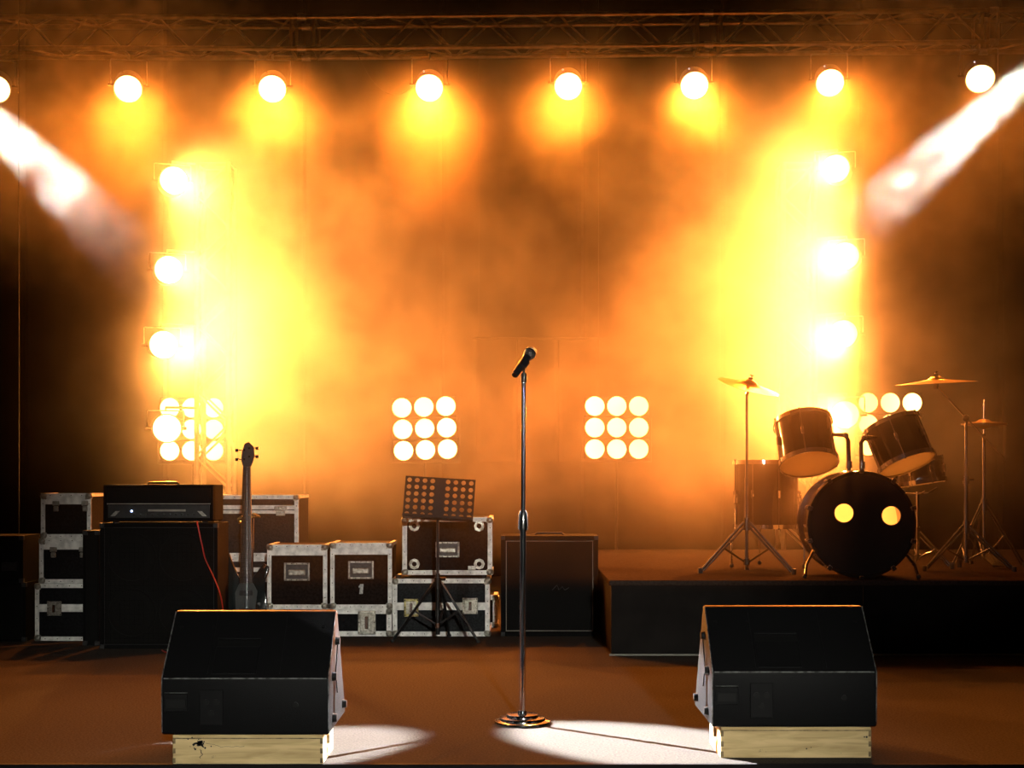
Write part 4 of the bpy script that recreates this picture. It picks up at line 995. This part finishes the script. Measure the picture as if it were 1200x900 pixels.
# ------------------------------------------------------------------ haze
def haze():
    A = Vector((-6.2, 6.9, 0.45)); Bv = Vector((6.2, 14.5, 5.6)); VOX = 0.055
    m = bpy.data.materials.new('stage_haze'); m.use_nodes = True; nt = m.node_tree
    for n in list(nt.nodes): nt.nodes.remove(n)
    out = nt.nodes.new('ShaderNodeOutputMaterial'); vs = nt.nodes.new('ShaderNodeVolumeScatter')
    at = nt.nodes.new('ShaderNodeAttribute'); at.attribute_name = 'density'
    vs.inputs['Color'].default_value = (1.0, 0.88, 0.78, 1); vs.inputs['Anisotropy'].default_value = 0.35
    nt.links.new(at.outputs['Fac'], vs.inputs['Density'])
    mu = nt.nodes.new('ShaderNodeMath'); mu.operation = 'MULTIPLY'; mu.inputs[1].default_value = 0.9; nt.links.new(at.outputs['Fac'], mu.inputs[0])
    va = nt.nodes.new('ShaderNodeVolumeAbsorption'); va.inputs['Color'].default_value = (1.0, 0.45, 0.12, 1); nt.links.new(mu.outputs[0], va.inputs['Density'])
    ad = nt.nodes.new('ShaderNodeAddShader'); nt.links.new(vs.outputs[0], ad.inputs[0]); nt.links.new(va.outputs[0], ad.inputs[1]); nt.links.new(ad.outputs[0], out.inputs['Volume'])
    m.cycles.volume_step_rate = 2.0
    ng = bpy.data.node_groups.new('haze_field', 'GeometryNodeTree')
    ng.interface.new_socket('Geometry', in_out='INPUT', socket_type='NodeSocketGeometry'); ng.interface.new_socket('Geometry', in_out='OUTPUT', socket_type='NodeSocketGeometry')
    go = ng.nodes.new('NodeGroupOutput'); L = ng.links
    def lk(sock, v):
        if isinstance(v, (int, float)): sock.default_value = v
        else: L.new(v, sock)
    def mth(op, a, b_=None):
        n = ng.nodes.new('ShaderNodeMath'); n.operation = op; lk(n.inputs[0], a)
        if b_ is not None: lk(n.inputs[1], b_)
        return n.outputs[0]
    def mr(v, a, c, lo=0.0, hi=1.0):
        n = ng.nodes.new('ShaderNodeMapRange'); n.interpolation_type = 'SMOOTHSTEP'
        for i, q in enumerate((v, a, c, lo, hi)): lk(n.inputs[i], q)
        return n.outputs[0]
    def mul(*a):
        r = a[0]
        for q in a[1:]: r = mth('MULTIPLY', r, q)
        return r
    ps = ng.nodes.new('GeometryNodeInputPosition'); sp = ng.nodes.new('ShaderNodeSeparateXYZ'); L.new(ps.outputs[0], sp.inputs[0]); X, Y, Z_ = sp.outputs
    aX = mth('ABSOLUTE', X)
    def noise(sc, det, ro, di):
        n = ng.nodes.new('ShaderNodeTexNoise'); n.inputs['Scale'].default_value = sc; n.inputs['Detail'].default_value = det
        n.inputs['Roughness'].default_value = ro; n.inputs['Distortion'].default_value = di; L.new(ps.outputs[0], n.inputs['Vector']); return n.outputs[0]
    def blob(cx, cy, cz, rx, ry, rz, amp):
        y = mul(mth('SUBTRACT', Y, cy), 1.0/ry)
        u = mul(mth('SUBTRACT', X, cx), 1.0/rx); v = mul(mth('SUBTRACT', Z_, cz), 1.0/rz)
        return mul(mth('EXPONENT', mul(mth('ADD', mul(y, y), mth('ADD', mul(u, u), mul(v, v))), -1.0)), amp)
    n1 = noise(0.6, 8, 0.66, 0.5)
    cloud = mr(n1, CLOUD[0], CLOUD[1], CLOUD[2], CLOUD[3])
    dd = mul(mr(aX, 1.5, 3.2, BASE, 0.0), mr(Z_, 2.4, 3.6, 1.0, 0.1))
    for bl in BLOBS: dd = mth('ADD', dd, blob(*bl))
    dd = mul(cloud, mr(Y, 7.4, 8.8), dd, mr(Z_, 0.45, 1.2, 0.3, 1.0), mr(Z_, 4.45, 4.85, 1.0, 0.0))
    dd = mul(dd, mr(noise(2.2, 5, 0.6, 1.0), 0.38, 0.62, 0.55, 1.4))
    n2 = noise(2.3, 5, 0.55, 3.0)
    n3 = noise(6.5, 4, 0.6, 2.5)
    wz = mul(mr(n2, 0.46, 0.56), mr(n3, 0.44, 0.56, 0.12, 1.9), mr(aX, 1.5, 2.6), mr(Y, 7.3, 8.4), mr(Z_, 2.2, 3.4), mr(Y, 9.8, 10.8, WISP, 0.0))
    dd = mth('ADD', dd, wz)
    vc = ng.nodes.new('GeometryNodeVolumeCube'); lk(vc.inputs['Density'], dd)
    vc.inputs['Min'].default_value = A; vc.inputs['Max'].default_value = Bv
    for nm, q in zip(('Resolution X', 'Resolution Y', 'Resolution Z'), Bv-A): vc.inputs[nm].default_value = int(q/VOX)
    sm = ng.nodes.new('GeometryNodeSetMaterial'); sm.inputs['Material'].default_value = m
    L.new(vc.outputs[0], sm.inputs['Geometry']); L.new(sm.outputs[0], go.inputs[0])
    b = nb(); box(b, A, Bv)
    o = obj('stage_haze', b, m); o['kind'] = 'stuff'; tag(o, 'drifting amber lit theatrical haze filling the rear of the stage', 'haze')
    o.modifiers.new('haze', 'NODES').node_group = ng
    return o
CLOUD = (0.37, 0.63, 0.10, 1.8)
BASE = 0.016
WISP = 0.11
BLOBS = ((-2.25, 12.1, 2.5, 0.8, 1.1, 1.3, 0.44), (2.5, 12.1, 2.4, 0.8, 1.2, 1.4, 0.48), (0.0, 12.3, 3.9, 3.1, 1.1, 0.75, 0.26),
         (-1.2, 12.0, 2.6, 0.7, 1.1, 1.3, 0.12), (1.5, 12.0, 2.4, 0.6, 1.1, 1.2, 0.10),
         (0.3, 12.0, 1.6, 2.0, 1.6, 1.0, 0.18), (2.2, 9.0, 1.2, 0.8, 1.2, 0.8, 0.19), (3.45, 12.0, 1.9, 0.6, 1.0, 0.7, 0.22),
         (4.1, 12.0, 3.9, 0.5, 1.0, 0.5, 0.2), (-3.6, 12.0, 3.7, 0.7, 1.0, 0.6, 0.15))
haze()
